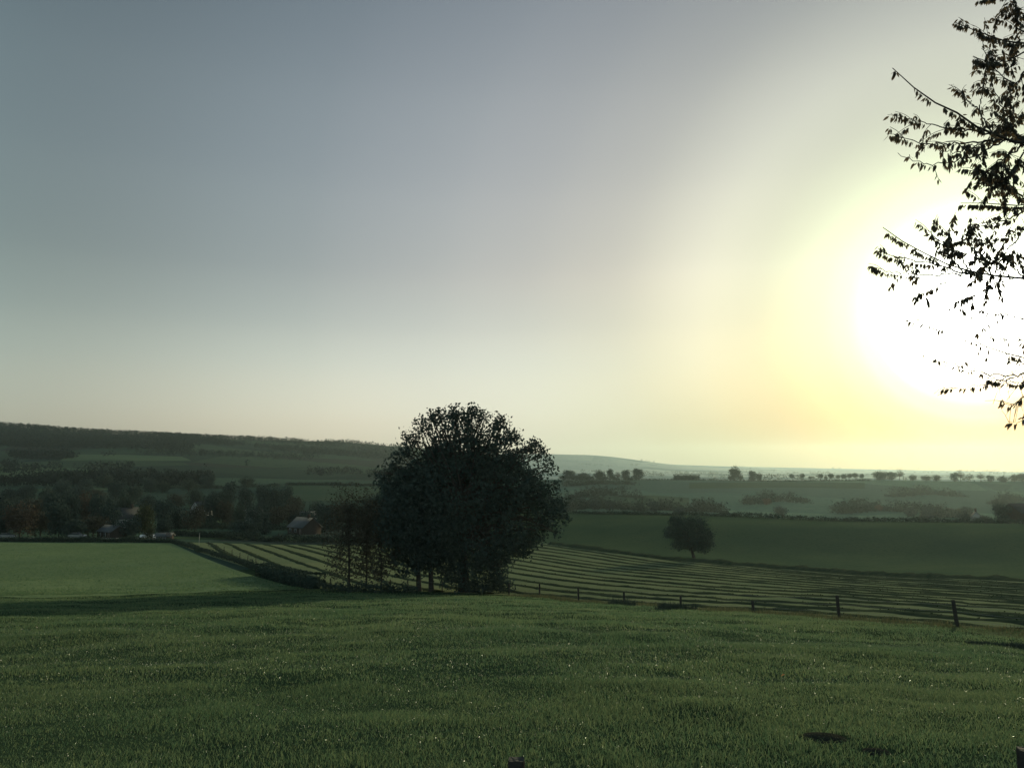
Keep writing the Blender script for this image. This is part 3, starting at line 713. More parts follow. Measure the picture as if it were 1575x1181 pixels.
for k, px, pt, w, Y in sorted(third, key=lambda s: s[1]):
    i = cn.get(k, 0); cn[k] = i+1
    plant(k, px, pt, Y, f'{ORD[i]} {kw[k]} from the left among the farther trees at the hill foot', VG, w*1.15)

# ------------------------------------------------------------------ woods on the hills: far-off masses
def woods(name, label, spec, seed, ls=3.0, per=15, hmin=8, hmax=15):
    r = np.random.default_rng(seed); Cs, ts, ss = [], [], []
    for (pxa, pxb, n, lo, hi, thr) in spec:
        got = 0
        while got < n:
            m = 3000
            px = pxa+(pxb-pxa)*r.random(m); Y = np.exp(np.log(lo)+(np.log(hi/lo))*r.random(m))
            dx = (px-CX)/F/CP; x = dx*Y; z = terrain(x, Y)
            keep = vnoise(x, Y, 170., 6)+.6*vnoise(x, Y, 60., 2) > thr
            x, Y, z = x[keep][:n-got], Y[keep][:n-got], z[keep][:n-got]
            got += len(x)
            hh = hmin+(hmax-hmin)*r.random(len(x))
            rep = lambda q: np.repeat(q, per)
            d = r.standard_normal((len(x)*per, 3)); d /= np.linalg.norm(d, axis=1)[:, None]
            C = np.stack([rep(x)+d[:, 0]*rep(hh)*.36, rep(Y)+d[:, 1]*rep(hh)*.36, rep(z)+rep(hh)*(.55+.42*d[:, 2])], -1)
            Cs.append(C); ts.append(np.clip(rep(.45+.25*r.standard_normal(len(x))), 0, 1)); ss.append(rep(hh)*.25)
    C = np.vstack(Cs); V, f, a = leaf_quads(C, np.concatenate(ss), np.concatenate(ts), .2, r)
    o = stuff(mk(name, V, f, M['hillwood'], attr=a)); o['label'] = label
    return o
woods('wooded_ridge', 'dark woods along the top of the left hill', [(-40, 300, 4200, 1750, 2480, -2), (250, 640, 3200, 2050, 2900, -.35), (-30, 120, 500, 1450, 1800, -.1)], 41)
woods('hillside_trees', 'scattered far trees and copses on the lower slopes of the left hill', [(-40, 330, 1900, 820, 2000, .22), (330, 620, 500, 1100, 2300, .45)], 43, hmin=6, hmax=12)
def tree_lines(name, label, n, seed):
    r = np.random.default_rng(seed); Cs, ts, ss = [], [], []
    for _ in range(n):
        Y0 = math.exp(math.log(1350)+(math.log(7600)-math.log(1350))*r.random()); c = 850+750*r.random(); w = 15+90*r.random()**2
        m = max(4, int(w*Y0/F/9)); px = c+w*(r.random(m)-.5); Y = Y0*(1+.02*r.standard_normal(m))+(px-c)*Y0/F*.3
        x = (px-CX)/F/CP*Y; z = terrain(x, Y); hh = (5+7*r.random())*(.7+.6*r.random(m)); per = 14; rep = lambda q: np.repeat(q, per)
        d = r.standard_normal((m*per, 3)); d /= np.linalg.norm(d, axis=1)[:, None]
        Cs.append(np.stack([rep(x)+d[:, 0]*rep(hh)*.5, rep(Y)+d[:, 1]*rep(hh)*.5, rep(z)+rep(hh)*(.45+.45*d[:, 2])], -1)); ts.append(rep(.4+.3*r.random(m))); ss.append(rep(hh)*.32)
    V, f, a = leaf_quads(np.vstack(Cs), np.concatenate(ss), np.concatenate(ts), .2, r)
    o = stuff(mk(name, V, f, M['leaf_grey'], attr=a)); o['label'] = label
tree_lines('distant_woods', 'faint tree lines and copses across the hazy distant plain', 70, 45)

# hedgerows
def hedgerow(pts, hgt, wid, n, ls, label, seed, group='field hedges'):
    return bush_mass('hedgerow', pts, hgt, wid, n, ls, M['hedge'], label, 'hedge', group, seed)
hedgerow([h(-60, 833), h(100, 833.5), h(180, 834), h(262, 835)], 1.2, 1.8, 3600, .32, 'long dark hedge along the far side of the left field', 51)
hedgerow([h(258, 833), h(310, 847), h(360, 863), h(412, 881)], .72, 1.2, 2600, .24, 'dark hedge running diagonally down between the left field and mown field', 52)
hedgerow([h(265, 824), h(400, 832), h(560, 834)], 1.8, 2.0, 2600, .42, 'straight hedge across the far end of the mown field', 53)
hedgerow([h(250, 812), h(400, 815), h(560, 812)], 2.5, 2.5, 2000, .55, 'hedge below the small pale paddock in the valley', 54)
hedgerow([h(440, 746.5), h(520, 747), h(600, 748)], 3.0, 3.0, 1500, .9, 'far thin hedge line crossing the hill foot left of the huge tree', 55)
hedgerow([h(200, 752), h(300, 751), h(430, 749)], 3.0, 3.0, 1500, .9, 'far thin hedge line behind the valley trees', 56)
hedgerow([h(870, 789.8), h(1000, 792), h(1150, 796), h(1290, 801.8), h(1480, 804), h(1590, 806)], 1.1, 1.6, 3600, .34, 'low dark hedge along the crest of the pasture', 57)
hedgerow([h(960, 738.6), h(1100, 739.5), h(1340, 739.5)], 2.0, 3, 1200, .9, 'thin hedge along the top of the far ridge', 58)
p0 = h(409, 884); p1 = h(482, 906)
for k, (a, b_, hg, wd, nn, lab) in enumerate([
 ([(864,786),(905,780),(950,783),(1000,786)], None, 6.5, 26, 1500, 'long low thicket just beyond the pasture crest right of the huge tree'),
 ([(880,766),(930,762),(985,766)], None, 6, 24, 1000, 'dim thicket halfway up the misty slope right of the huge tree'),
 ([(870,748),(920,744),(975,746)], None, 7, 30, 1000, 'dark thicket high on the misty slope under the ridge wood'),
 ([(1010,784),(1060,786),(1110,788)], None, 6, 22, 1200, 'thicket beyond the crest behind the lone leaning tree'),
 ([(1150,776),(1190,770),(1240,774)], None, 5.5, 26, 1100, 'faint thicket in the middle of the misty slope'),
 ([(1290,790),(1345,784),(1400,788),(1450,790)], None, 6, 26, 1700, 'long faint thicket at the foot of the misty slope on the right'),
 ([(1370,764),(1420,760),(1480,764)], None, 6, 30, 1100, 'faint thicket on the misty slope under the paired ridge trees'),
 ([(1420,796),(1470,795),(1500,796)], None, 4.5, 12, 900, 'dark thicket just beyond the crest left of the white gabled house'),
 ([(1530,776),(1560,770),(1600,772)], None, 7, 26, 900, 'thicket rising behind the long dark barn'),
 ]):
    bush_mass('thicket', [hit(*q, 400) for q in a], hg*1.25, wd*.5, nn, .8, M['leaf_grey'], lab, 'thicket', 'thickets on the misty slope', 300+k, 9, .75)
box_hedge('clipped_hedge', (p0.x, p0.y-1.0), (p1.x, p1.y+.6), 1.5, 2.0, 3000, .24, M['hedge'], 'thick square-cut dark hedge block left of the thin trees', seed=6)

# ------------------------------------------------------------------ windrows of cut grass on the mown field
def inside(pt, poly):
    x, y = pt; c = False
    for i in range(len(poly)):
        x0, y0 = poly[i-1]; x1, y1 = poly[i]
        if (y0 > y) != (y1 > y) and x < (x1-x0)*(y-y0)/(y1-y0)+x0: c = not c
    return c
POLY = [tuple(p) for p in near]+[tuple(p) for p in far[::-1]]
def windrow(line, label, seed, wid=1.45, hgt=.15):
    r = np.random.default_rng(seed)
    L_ = np.array(line); n = len(L_)
    s = np.arange(n)*.7
    d = np.gradient(L_, axis=0); d /= np.linalg.norm(d, axis=1)[:, None]; pr = np.stack([-d[:, 1], d[:, 0]], -1)
    wob = .25*vnoise(s, s*0, 14., seed)+.07*vnoise(s, s*0, 2.5, seed+3)
    hs = hgt*(.9+.3*vnoise(s, s*0, 1.5, seed+1)+.35*vnoise(s, s*0, 6., seed+2)); hs = np.maximum(hs, .05)
    ws = wid*(.9+.3*vnoise(s, s*0, 1.8, seed+5)+.25*vnoise(s, s*0, 9., seed+6))
    c = L_+pr*wob[:, None]
    prof_ = [(-.5, .0), (-.38, .55), (-.15, .95), (.12, 1.0), (.36, .6), (.5, .0)]
    rows = []
    for a, zc in prof_:
        q = c+pr*(ws*a)[:, None]+r.standard_normal((n, 2))*.05
        rows.append(np.concatenate([q, (terrain(q[:, 0], q[:, 1])+.02+hs*zc*(1+.12*r.standard_normal(n)))[:, None]], 1))
    V = np.stack(rows, 1).reshape(-1, 3); k = len(prof_)
    i = np.arange(n-1)[:, None]*k; j = np.arange(k-1)[None]
    f = np.stack([i+j, i+j+1, i+k+j+1, i+k+j], -1).reshape(-1, 4)
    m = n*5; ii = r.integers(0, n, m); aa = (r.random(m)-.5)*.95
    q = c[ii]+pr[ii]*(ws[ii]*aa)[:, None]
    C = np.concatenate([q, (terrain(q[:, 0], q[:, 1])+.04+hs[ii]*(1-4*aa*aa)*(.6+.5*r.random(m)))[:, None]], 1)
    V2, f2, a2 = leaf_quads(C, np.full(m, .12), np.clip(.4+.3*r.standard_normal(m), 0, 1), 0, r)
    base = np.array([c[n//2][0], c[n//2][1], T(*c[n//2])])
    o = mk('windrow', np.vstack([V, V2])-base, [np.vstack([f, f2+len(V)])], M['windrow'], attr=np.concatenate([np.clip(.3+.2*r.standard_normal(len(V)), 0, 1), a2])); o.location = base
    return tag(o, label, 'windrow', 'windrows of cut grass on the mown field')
def clip_line(p, bend=0.0):
    """row at distance p from the fence, along it, kept inside the field"""
    pts = []
    for s in np.arange(-190, 90, .7):
        q = FA+PERP*p+U*s+PERP*bend*((s+20)/100.0)**2
        if inside(q, POLY) and q[1] > 20: pts.append(q)
        elif pts: break
    return pts
SP_ = 4.1
i = 0
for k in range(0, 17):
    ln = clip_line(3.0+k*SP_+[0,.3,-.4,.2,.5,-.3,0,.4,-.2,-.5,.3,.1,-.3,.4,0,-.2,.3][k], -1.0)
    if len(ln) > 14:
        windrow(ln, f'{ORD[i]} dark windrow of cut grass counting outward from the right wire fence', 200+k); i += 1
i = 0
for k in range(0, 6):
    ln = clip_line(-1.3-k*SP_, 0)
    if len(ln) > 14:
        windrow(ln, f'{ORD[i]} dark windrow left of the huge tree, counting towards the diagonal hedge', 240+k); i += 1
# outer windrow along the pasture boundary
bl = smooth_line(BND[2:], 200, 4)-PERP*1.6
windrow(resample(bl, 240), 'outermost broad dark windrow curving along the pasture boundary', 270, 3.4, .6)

# ------------------------------------------------------------------ fences
def fence_post(x, y, hgt, rad, root, lean=(0, 0), seed=0, mat='post'):
    r = np.random.default_rng(seed); mb = MB(); z = T(x, y)
    o = np.array(root.location)
    zs = [-.3, .0, hgt*.5, hgt*.93, hgt]
    mb.tube([(x-o[0]+lean[0]*q, y-o[1]+lean[1]*q, z-o[2]+q) for q in zs], [rad, rad*1.03, rad, rad*.97, rad*.8], 9)
    return mb.build('post', M[mat], root, False)
loc = Vector((*FA, T(*FA)))
fen = empty('wire_fence', loc, 'wooden-post wire fence between the foreground meadow and the mown field', 'fence')
tops = []
for i, px in enumerate([783, 830, 890, 960, 1047, 1159, 1290, 1471, 1760]):
    dx = (px-CX)/F/1.025
    s = (dx*FA[1]-FA[0])/((FB-FA)[0]-dx*(FB-FA)[1]); q = FA+(FB-FA)*s
    hh = [1.15,1.15,1.12,.95,.9,.7,1.15,1.2,1.15][i]
    lean = [(0,0),(0,0),(-.02,0),(0,0),(.02,0),(-.06,.02),(-.05,0),(-.09,.03),(0,0)][i]
    fence_post(q[0], q[1], hh, .085 if i > 4 else .075, fen, lean, i)
    tops.append(np.array([q[0], q[1], T(*q)]))
for hgt in (.35, .7, 1.0):
    mb = MB()
    for a, c in zip(tops[:-1], tops[1:]):
        t = np.linspace(0, 1, 5)[:, None]; P = a*(1-t)+c*t; P[:, 2] += hgt-.03*np.sin(np.pi*t[:, 0])
        mb.tube(P-np.array(loc), .004, 4)
    mb.build('wire', M['wire'], fen)
# short stretch by the trees
lf = [h(478, 903), h(488, 904), h(508, 906), h(600, 908), h(627, 909), h(680, 911)]
fen2 = empty('wire_fence', lf[0], 'short post-and-wire fence behind the thin trees left of the huge tree', 'fence')
for i, q in enumerate(lf): fence_post(q.x, q.y, 1.1, .06, fen2, (0, 0), 20+i)
mb = MB()
for hgt in (.5, .95): mb.tube([np.array(q)-np.array(lf[0])+np.array([0, 0, hgt]) for q in lf], .004, 4)
mb.build('wire', M['wire'], fen2)
# netting fence along the diagonal hedge
nf = [h(310+11.5*k, 840.5+5.0*k) for k in range(9)]
fen3 = empty('netting_fence', nf[0], 'low post-and-netting fence following the diagonal hedge on the mown field side', 'fence')
for i, q in enumerate(nf): fence_post(q.x+1.2, q.y+.6, 1.15, .05, fen3, (0, 0), 40+i, 'post')
mb = MB()
for hgt in (.3, .6, .9, 1.1): mb.tube([np.array(q)-np.array(nf[0])+np.array([1.2, .6, hgt]) for q in nf], .006, 4)
mb.build('wire', M['wire'], fen3)
# paddock fence in the valley
pf_ = [h(296+33*k, 825.5+.3*k) for k in range(5)]
fen4 = empty('paddock_fence', pf_[0], 'row of dark posts along the pale strip at the valley bottom', 'fence')
for i, q in enumerate(pf_): fence_post(q.x, q.y, 1.3, .13, fen4, (0, 0), 60+i)
# round posts at the very front
def front_post(px, pytop, Y, dia, label):
    dx, dz = ray(px, pytop); x = dx*Y; z = T(x, Y); top = dz*Y
    root = empty('fence_post', (x, Y, z), label, 'post', 'round posts at the near edge of the meadow')
    r = np.random.default_rng(int(px)); n = 20; R_ = dia/2
    th = np.linspace(0, 2*math.pi, n, endpoint=False)
    H = top-z; V = []
    rr = R_*(1+.03*r.standard_normal(n))
    for zz, sc in [(-.25, 1.04), (.1, 1.02), (H*.6, 1.0), (H-.015, 1.0), (H-.003, .96)]:
        V += [(math.cos(a)*q*sc, math.sin(a)*q*sc, zz+(.004*math.sin(3*a) if zz > H*.9 else 0)) for a, q in zip(th, rr)]
    f = [[k*n+j, k*n+(j+1) % n, (k+1)*n+(j+1) % n, (k+1)*n+j] for k in range(4) for j in range(n)]
    mk('shaft', np.array(V), np.array(f), M['post'], root, False)
    V = [(math.cos(a)*q*.96, math.sin(a)*q*.96, H-.003+.004*math.sin(3*a)) for a, q in zip(th, rr)]+[(math.cos(a)*q*.5, math.sin(a)*q*.5, H-.008) for a, q in zip(th, rr)]+[(0, 0, H-.006)]
    f4 = [[j, (j+1) % n, n+(j+1) % n, n+j] for j in range(n)]; f3 = [[n+j, n+(j+1) % n, 2*n] for j in range(n)]
    mk('end_grain', np.array(V), [np.array(f4), np.array(f3)], M['endgrain'], root, False)
M['endgrain'] = plain('grey_end_grain', (.05, .05, .045), .9, spec=.05, noise_scale=30, amt=.5, bump=.6)
front_post(794.5, 1166, 4.7, .096, 'dark round post top at the bottom centre edge of the meadow')
front_post(1578, 1150, 4.7, .096, 'dark round post at the bottom right corner of the meadow')
# pole in the mown field corner
p = h(306, 840)
root = empty('marker_pole', p, 'thin pale pole standing at the far left corner of the mown field', 'pole')
mb = MB(); mb.tube([(0, 0, -.2), (0, 0, 1.4), (0, 0, 2.7)], .035, 8); mb.build('shaft', M['pole'], root)
mb = MB(); mb.tube([(0, 0, 2.7), (0, 0, 2.8)], [.075, .05], 8); mb.build('cap', M['pole'], root)

# weeds by the fence
def weeds(name, pts, n, hgt, wid, label, seed, mat='weeds'):
    r = np.random.default_rng(seed); P = resample(np.array([(p[0], p[1]) for p in pts]), 60)
    k = r.random(n)*58.9; i = k.astype(int); f = (k-i)[:, None]; c = P[i]*(1-f)+P[i+1]*f+(r.random((n, 2))-.5)*wid
    hh = hgt*(.4+.9*r.random(n))*(1+.6*vnoise(c[:, 0], c[:, 1], 1.2, seed)); a = r.random(n)*6.28; w = .02+.02*r.random(n)
    z = terrain(c[:, 0], c[:, 1]); ln = hh*.5*r.random(n); la = r.random(n)*6.28
    V = np.stack([np.stack([c[:, 0]-np.cos(a)*w, c[:, 1]-np.sin(a)*w, z], -1), np.stack([c[:, 0]+np.cos(a)*w, c[:, 1]+np.sin(a)*w, z], -1), np.stack([c[:, 0]+np.cos(la)*ln, c[:, 1]+np.sin(la)*ln, z+hh], -1)], 1).reshape(-1, 3)
    o = stuff(mk(name, V, np.arange(n)[:, None]*3+np.array([[0, 1, 2]]), M[mat], attr=np.repeat(r.random(n), 3)))
    o['label'] = label; return o
weeds('dry_grass', [tuple(FA+U*2-PERP*.2), tuple(FB-PERP*.3), tuple(FC-PERP*.5)], 9000, .22, 2.4, 'dry rough grass along the foot of the wire fence', 81)
weeds('fence_weeds', [h(940, 930), h(975, 932)], 420, .42, .7, 'dark weed clump at the foot of the middle fence posts', 82, 'hedge')
weeds('fence_weeds', [h(1015, 937), h(1066, 938.5)], 700, .45, .8, 'wide dark weed patch right of the middle fence posts', 83, 'hedge')
weeds('tussock_grass', [h(1500, 990), h(1540, 995), h(1600, 1003)], 1500, .17, .7, 'dark tussock bank at the right edge below the wire fence', 84, 'hedge')

# molehills and a fallen leaf
def molehill(px, py, rad, hgt, label, seed):
    r = np.random.default_rng(seed); p = h(px, py); n = 28; m = 9; V = []
    for k in range(m):
        t = k/(m-1); R_ = rad*(1-t); zz = hgt*(1-(1-t)**2.0) if k else -.05
        for j in range(n):
            a = j/n*2*math.pi; q = R_*(1+.14*mnoise.noise((math.cos(a)*2+seed, math.sin(a)*2, t*3)))
            V.append((math.cos(a)*q*1.25, math.sin(a)*q, zz*(1+.25*mnoise.noise((math.cos(a)*q*9, math.sin(a)*q*9, seed)))))
    f = [[k*n+j, k*n+(j+1) % n, (k+1)*n+(j+1) % n, (k+1)*n+j] for k in range(m-1) for j in range(n)]
    o = mk('molehill', np.array(V), np.array(f), M['soil']); o.location = p
    return tag(o, label, 'molehill', 'molehills in the meadow')
molehill(1268, 1138, .23, .055, 'larger dark earth molehill at the lower right of the meadow', 5)
molehill(1348, 1158, .13, .04, 'smaller dark molehill right of the larger one', 6)
p = h(1205, 1050)
V = []
for t, w in [(0, .0), (.2, .6), (.45, 1.0), (.75, .65), (1, 0)]:
    V += [(t*.09-.045, -w*.026, .015*t+.012*w), (t*.09-.045, 0, .015*t), (t*.09-.045, w*.026, .015*t+.012*w)]
f = [[k*3+j, k*3+j+1, k*3+j+4, k*3+j+3] for k in range(4) for j in range(2)]
o = mk('fallen_leaf', np.array(V), np.array(f), M['autumn_leaf']); o.location = p+Vector((0, 0, .13)); o.rotation_euler = (.5, -.4, -.5)
tag(o, 'curled orange fallen leaf lying on the green meadow', 'leaf')

# ------------------------------------------------------------------ houses and cars
def gable_house(loc, rz, w, d, hw, hr, wall, roof, label, group='valley houses', chim=True, name='house', over=.35, win=2):
    root = empty(name, loc, label, 'barn' if name == 'barn' else ('greenhouse' if name == 'glasshouse' else 'house'), group, rz)
    V = np.array([(-w/2,-d/2,-1),(w/2,-d/2,-1),(w/2,d/2,-1),(-w/2,d/2,-1),(-w/2,-d/2,hw),(w/2,-d/2,hw),(w/2,d/2,hw),(-w/2,d/2,hw),(-w/2,0,hw+hr),(w/2,0,hw+hr)])
    mk('wall', V, [np.array([[0,1,5,4],[2,3,7,6],[1,2,6,5],[3,0,4,7]]), np.array([[4,8,7],[5,6,9]])], M[wall], root)
    sl = hr/(d/2); t = .14
    mb = MB()
    for sgn in (-1, 1):
        y0 = sgn*(d/2+over); z0 = hw-over*sl+.02; zt = hw+hr+.02; x = w/2+over
        P = np.array([(-x,y0,z0),(x,y0,z0),(x,0,zt),(-x,0,zt),(-x,y0,z0+t),(x,y0,z0+t),(x,0,zt+t),(-x,0,zt+t)])
        q = np.array([[0,1,2,3],[4,7,6,5],[0,4,5,1],[1,5,6,2],[3,2,6,7],[0,3,7,4]])
        mb.add(P, q if sgn < 0 else q[:, ::-1])
    rf = mb.build('roof', M[roof], root)
    if chim:
        mb = MB(); mb.box((w*.28, 0, hw+hr+.5), (.7, .7, 1.6)); mb.build('chimney', M['brick'], rf)
    for k in range(win):
        x = -w/2+w*(k+.5)/(win+.8)
        mb = MB(); mb.box((x, -d/2-.03, hw*.55), (1.3, .06, 1.3)); fr = mb.build('window', M['render_white'], root)
        mb = MB(); mb.box((x, -d/2-.065, hw*.55), (1.05, .03, 1.05)); mb.build('pane', M['glass'], fr)
    mb = MB(); mb.box((w*.36, -d/2-.03, 1.05), (1.1, .06, 2.1)); mb.build('door', M['door'], root)
    return root
gable_house(ground_at(468, 275), math.radians(-42), 9, 7.5, 2.6, 3.0, 'brick', 'roof_grey', 'farmhouse with a grey roof among dark trees left of the slender trees')
gable_house(ground_at(472, 395), math.radians(25), 8, 6, 2.2, 2.4, 'render_white', 'roof_grey', 'small pale roofed shed on the slope behind the farmhouse', name='house', chim=False)
gable_house(ground_at(190, 300), math.radians(55), 10, 8, 4.6, 3.6, 'render_white', 'roof_dark', 'white gabled house glimpsed between trees behind the left field')
gable_house(ground_at(172, 222), math.radians(-35), 7, 4.5, 1.8, 1.5, 'brick', 'roof_grey', 'low outbuilding with a long grey roof behind the left hedge', chim=False)
gable_house(ground_at(310, 440), math.radians(60), 9, 7, 4.5, 3.2, 'render_white', 'roof_dark', 'white gable end far among the valley trees')
gable_house(ground_at(388, 380), math.radians(8), 10, 7, 3.2, 2.8, 'render_white', 'roof_grey', 'pale low house left of the conifer in the valley')
gable_house(ground_at(253, 200), math.radians(5), 3.6, 2.4, 1.2, .6, 'brick', 'roof_grey', 'small grey-roofed shed at the corner where the two hedges meet', chim=False)
gable_house(ground_at(1502, 300), math.radians(62), 4.2, 3.4, 3.2, 1.6, 'render_white', 'roof_dark', 'small white gabled house behind the pasture crest at right', group='buildings at the pasture crest')
gb = ground_at(1590, 238)
gable_house(gb, math.radians(4), 14, 9, 3.4, 2.4, 'brick', 'roof_dark', 'long dark barn at the right edge beside the round tree', group='buildings at the pasture crest', chim=False, name='barn')

def car_proto(paint):
    root = empty('parked_car', (0, 0, 0), 'car', 'car', 'cars on the road behind the left field')
    prof_ = [(-2.1,.35),(-2.12,.75),(-1.95,.98),(-1.2,1.02),(1.0,.98),(1.85,.82),(2.1,.62),(2.1,.35)]
    def extr(pf, w, name, mat, parent, inset=0):
        n = len(pf); V = [(x, -w/2, z) for x, z in pf]+[(x, w/2, z) for x, z in pf]
        f4 = [[k, (k+1) % n, n+(k+1) % n, n+k] for k in range(n)]
        me = bpy.data.meshes.new(name); me.from_pydata(V, [], f4+[list(range(n))[::-1], list(range(n, 2*n))]); me.materials.append(mat); me.update()
        return link(bpy.data.objects.new(name, me), parent)
    extr(prof_, 1.74, 'body', paint, root)
    extr([(-1.75,1.0),(-1.25,1.38),(.25,1.40),(1.05,1.0)], 1.5, 'window', M['glass'], root)
    extr([(-1.3,1.395),(-1.2,1.46),(.2,1.47),(.3,1.41)], 1.46, 'roof', paint, root)
    for x in (-1.3, 1.3):
        for y in (-.82, .82):
            mb = MB(); mb.tube([(x, y-.1, .32), (x, y+.1, .32)], .32, 14); mb.tube([(x, y+.1, .32), (x, y-.1, .32)], .32, 14)
            wh = mb.build('wheel', M['tyre'], root)
            mb = MB(); s = 1 if y > 0 else -1; mb.tube([(x, y+s*.09, .32), (x, y+s*.115, .32)], .19, 10); mb.build('rim', M['pole'], wh)
    for y in (-.6, .6):
        mb = MB(); mb.box((2.1, y, .68), (.06, .3, .14)); mb.build('headlight', M['render_white'], root)
    return root
cs = car_proto(M['car_silver']); cw = car_proto(M['car_white'])
def park(o, px, Y, rz, lab):
    g = ground_at(px, Y); o.location = g+Vector((0, 0, .06)); o.rotation_euler = (0, 0, rz); o['label'] = lab
Yr = ROAD[1].y+8
park(cs, 11, Yr, math.radians(8), 'silver car on the road at the far left behind the field hedge')
c2 = dup(cs, (0, 0, 0), '', 'cars on the road behind the left field'); park(c2, 119, Yr, math.radians(4), 'silver car on the road in front of the dark front row trees')
park(cw, 229, Yr, math.radians(-6), 'white car beside the small olive bush at the right end of the field hedge')

# ------------------------------------------------------------------ overhanging tree at the right
TR = Vector((8.1, 8.3, 0)); TR.z = T(TR.x, TR.y)
ot = empty('cherry_tree', TR, 'leafy tree reaching in from the right edge across the sun', 'tree')
def W(px, py, Y):
    dx, dz = ray(px, py); return np.array([dx*Y, Y, dz*Y])-np.array(TR)
tmb = MB()
tr_pts = np.array([(0, 0, -.3), (-.05, 0, 1.0), (.05, .05, 2.4), (-.05, 0, 4.0), (.05, -.05, 6.0), (0, 0, 8.5)])
tmb.tube(smooth_line(tr_pts, 16, 1), np.linspace(.24, .06, 16), 12)
tmb.build('trunk', M['bark'], ot, True)
LEAF_L = .058
def leaf_shape(base, d, nrm, L_):
    """pointed oval folded slightly along its midrib"""
    d = d/np.linalg.norm(d); s = np.cross(d, nrm); s /= np.linalg.norm(s)+1e-9; n_ = np.cross(s, d)
    w = L_*.16
    P = [base, base+d*L_*.3+s*w+n_*w*.3, base+d*L_*.62+s*w*.85+n_*w*.25, base+d*L_, base+d*L_*.62-s*w*.85+n_*w*.25, base+d*L_*.3-s*w+n_*w*.3, base+d*L_*.3, base+d*L_*.62]
    return P
LF4 = np.array([[0, 1, 6, 6]]); 
def branch(paths, lname, seed):
    r = np.random.default_rng(seed); wood = MB(); V = []; f3 = []; f4 = []; tint = []
    def leaves_on(P, t0, dens):
        P = resample(P, 40); ln = np.linalg.norm(np.diff(P, axis=0), axis=1).sum()
        n = max(3, int(ln*dens*2.6))
        for t in np.sort(t0+(1-t0)*r.random(n)):
            if r.random() < .12 or vnoise(t*ln*5.5, 0.0, 1.0, seed+len(V)*0+ln*3) < -.3: continue
            i = min(38, int(t*39)); fr_ = min(1, t*39-i); b = P[i]*(1-fr_)+P[i+1]*fr_; ax = P[min(39, i+1)]-P[i]; ax /= np.linalg.norm(ax)+1e-9
            for _ in range(int(r.integers(1, 3))):
                d = ax*.35+r.standard_normal(3)*.30+np.array([0, 0, -1.0]); nrm = r.standard_normal(3)
                st = b+d/np.linalg.norm(d)*.015
                k = len(V); L_ = LEAF_L*(.65+.55*r.random())
                V.extend(leaf_shape(st, d, nrm, L_)); q = float(np.clip(.35+.3*r.standard_normal(), 0, 1)); tint.extend([q]*8)
                f3.extend([[k, k+1, k+6], [k, k+6, k+5], [k+2, k+3, k+7], [k+7, k+3, k+4]]); f4.extend([[k+1, k+2, k+7, k+6], [k+6, k+7, k+4, k+5]])
    for P, r0, r1, t0, dens, nside, sl in paths:
        P = smooth_line(np.array(P), 26, 2); wob = r.standard_normal(P.shape)*.008; wob[0] = 0; P = P+wob
        wood.tube(P, np.linspace(r0, r1, 26), 6)
        if dens: leaves_on(P, t0, dens)
        for _ in range(int(nside*(2.0 if nside > 7 else 1.8))):
            i = int((t0*.7+(1-t0*.7)*r.random())*24)+1
            ax = P[i]-P[i-1]; ax /= np.linalg.norm(ax); d = ax*.7+r.standard_normal(3)*.6+np.array([0, 0, .1]); d /= np.linalg.norm(d)
            e_ = P[i]+d*sl*(.5+.8*r.random()); mid = (P[i]+e_)/2+np.array([0, 0, .05*sl])
            e_[2] -= .12*sl
            Q = smooth_line(np.array([P[i], mid, e_]), 8, 1); wood.tube(Q, np.linspace(max(r1, .003), .0018, 8), 4)
            leaves_on(Q, .25, dens if dens else 18)
    o = wood.build('branch', M['bark'], ot, True)
    l = mk('leaves', np.array(V), [np.array(f3), np.array(f4)], M['leaf_near'], o, attr=np.array(tint))
    return o
def tz(z): return np.array([0, 0, z])+np.array([0.0, 0, 0])
Y0 = 7.2
# each path: points from the trunk to the tip, base radius, tip radius, where leaves begin, leaves per metre, side twigs, their length
branch([([tz(5.4), W(1690,20,7.6), W(1590,72,7.3), W(1540,60,7.1), W(1510,51,7.0), W(1485,42,6.95), W(1467,33,6.9)], .035, .003, .62, 26, 5, .22),
        ([tz(5.6), W(1680,-40,7.8), W(1600,-20,7.5), W(1540,-5,7.4), W(1505,0,7.3)], .03, .003, .6, 26, 9, .3),
        ([W(1590,72,7.3), W(1570,40,7.4), W(1560,0,7.5), W(1555,-30,7.5)], .012, .003, .1, 34, 12, .3),
        ([W(1590,72,7.3), W(1550,95,7.2), W(1520,98,7.1), W(1498,88,7.05)], .010, .003, .3, 30, 9, .22),
        ([W(1600,80,7.4), W(1560,130,7.3), W(1530,110,7.4), W(1512,75,7.4)], .010, .003, .2, 26, 8, .25)], 'top', 1)
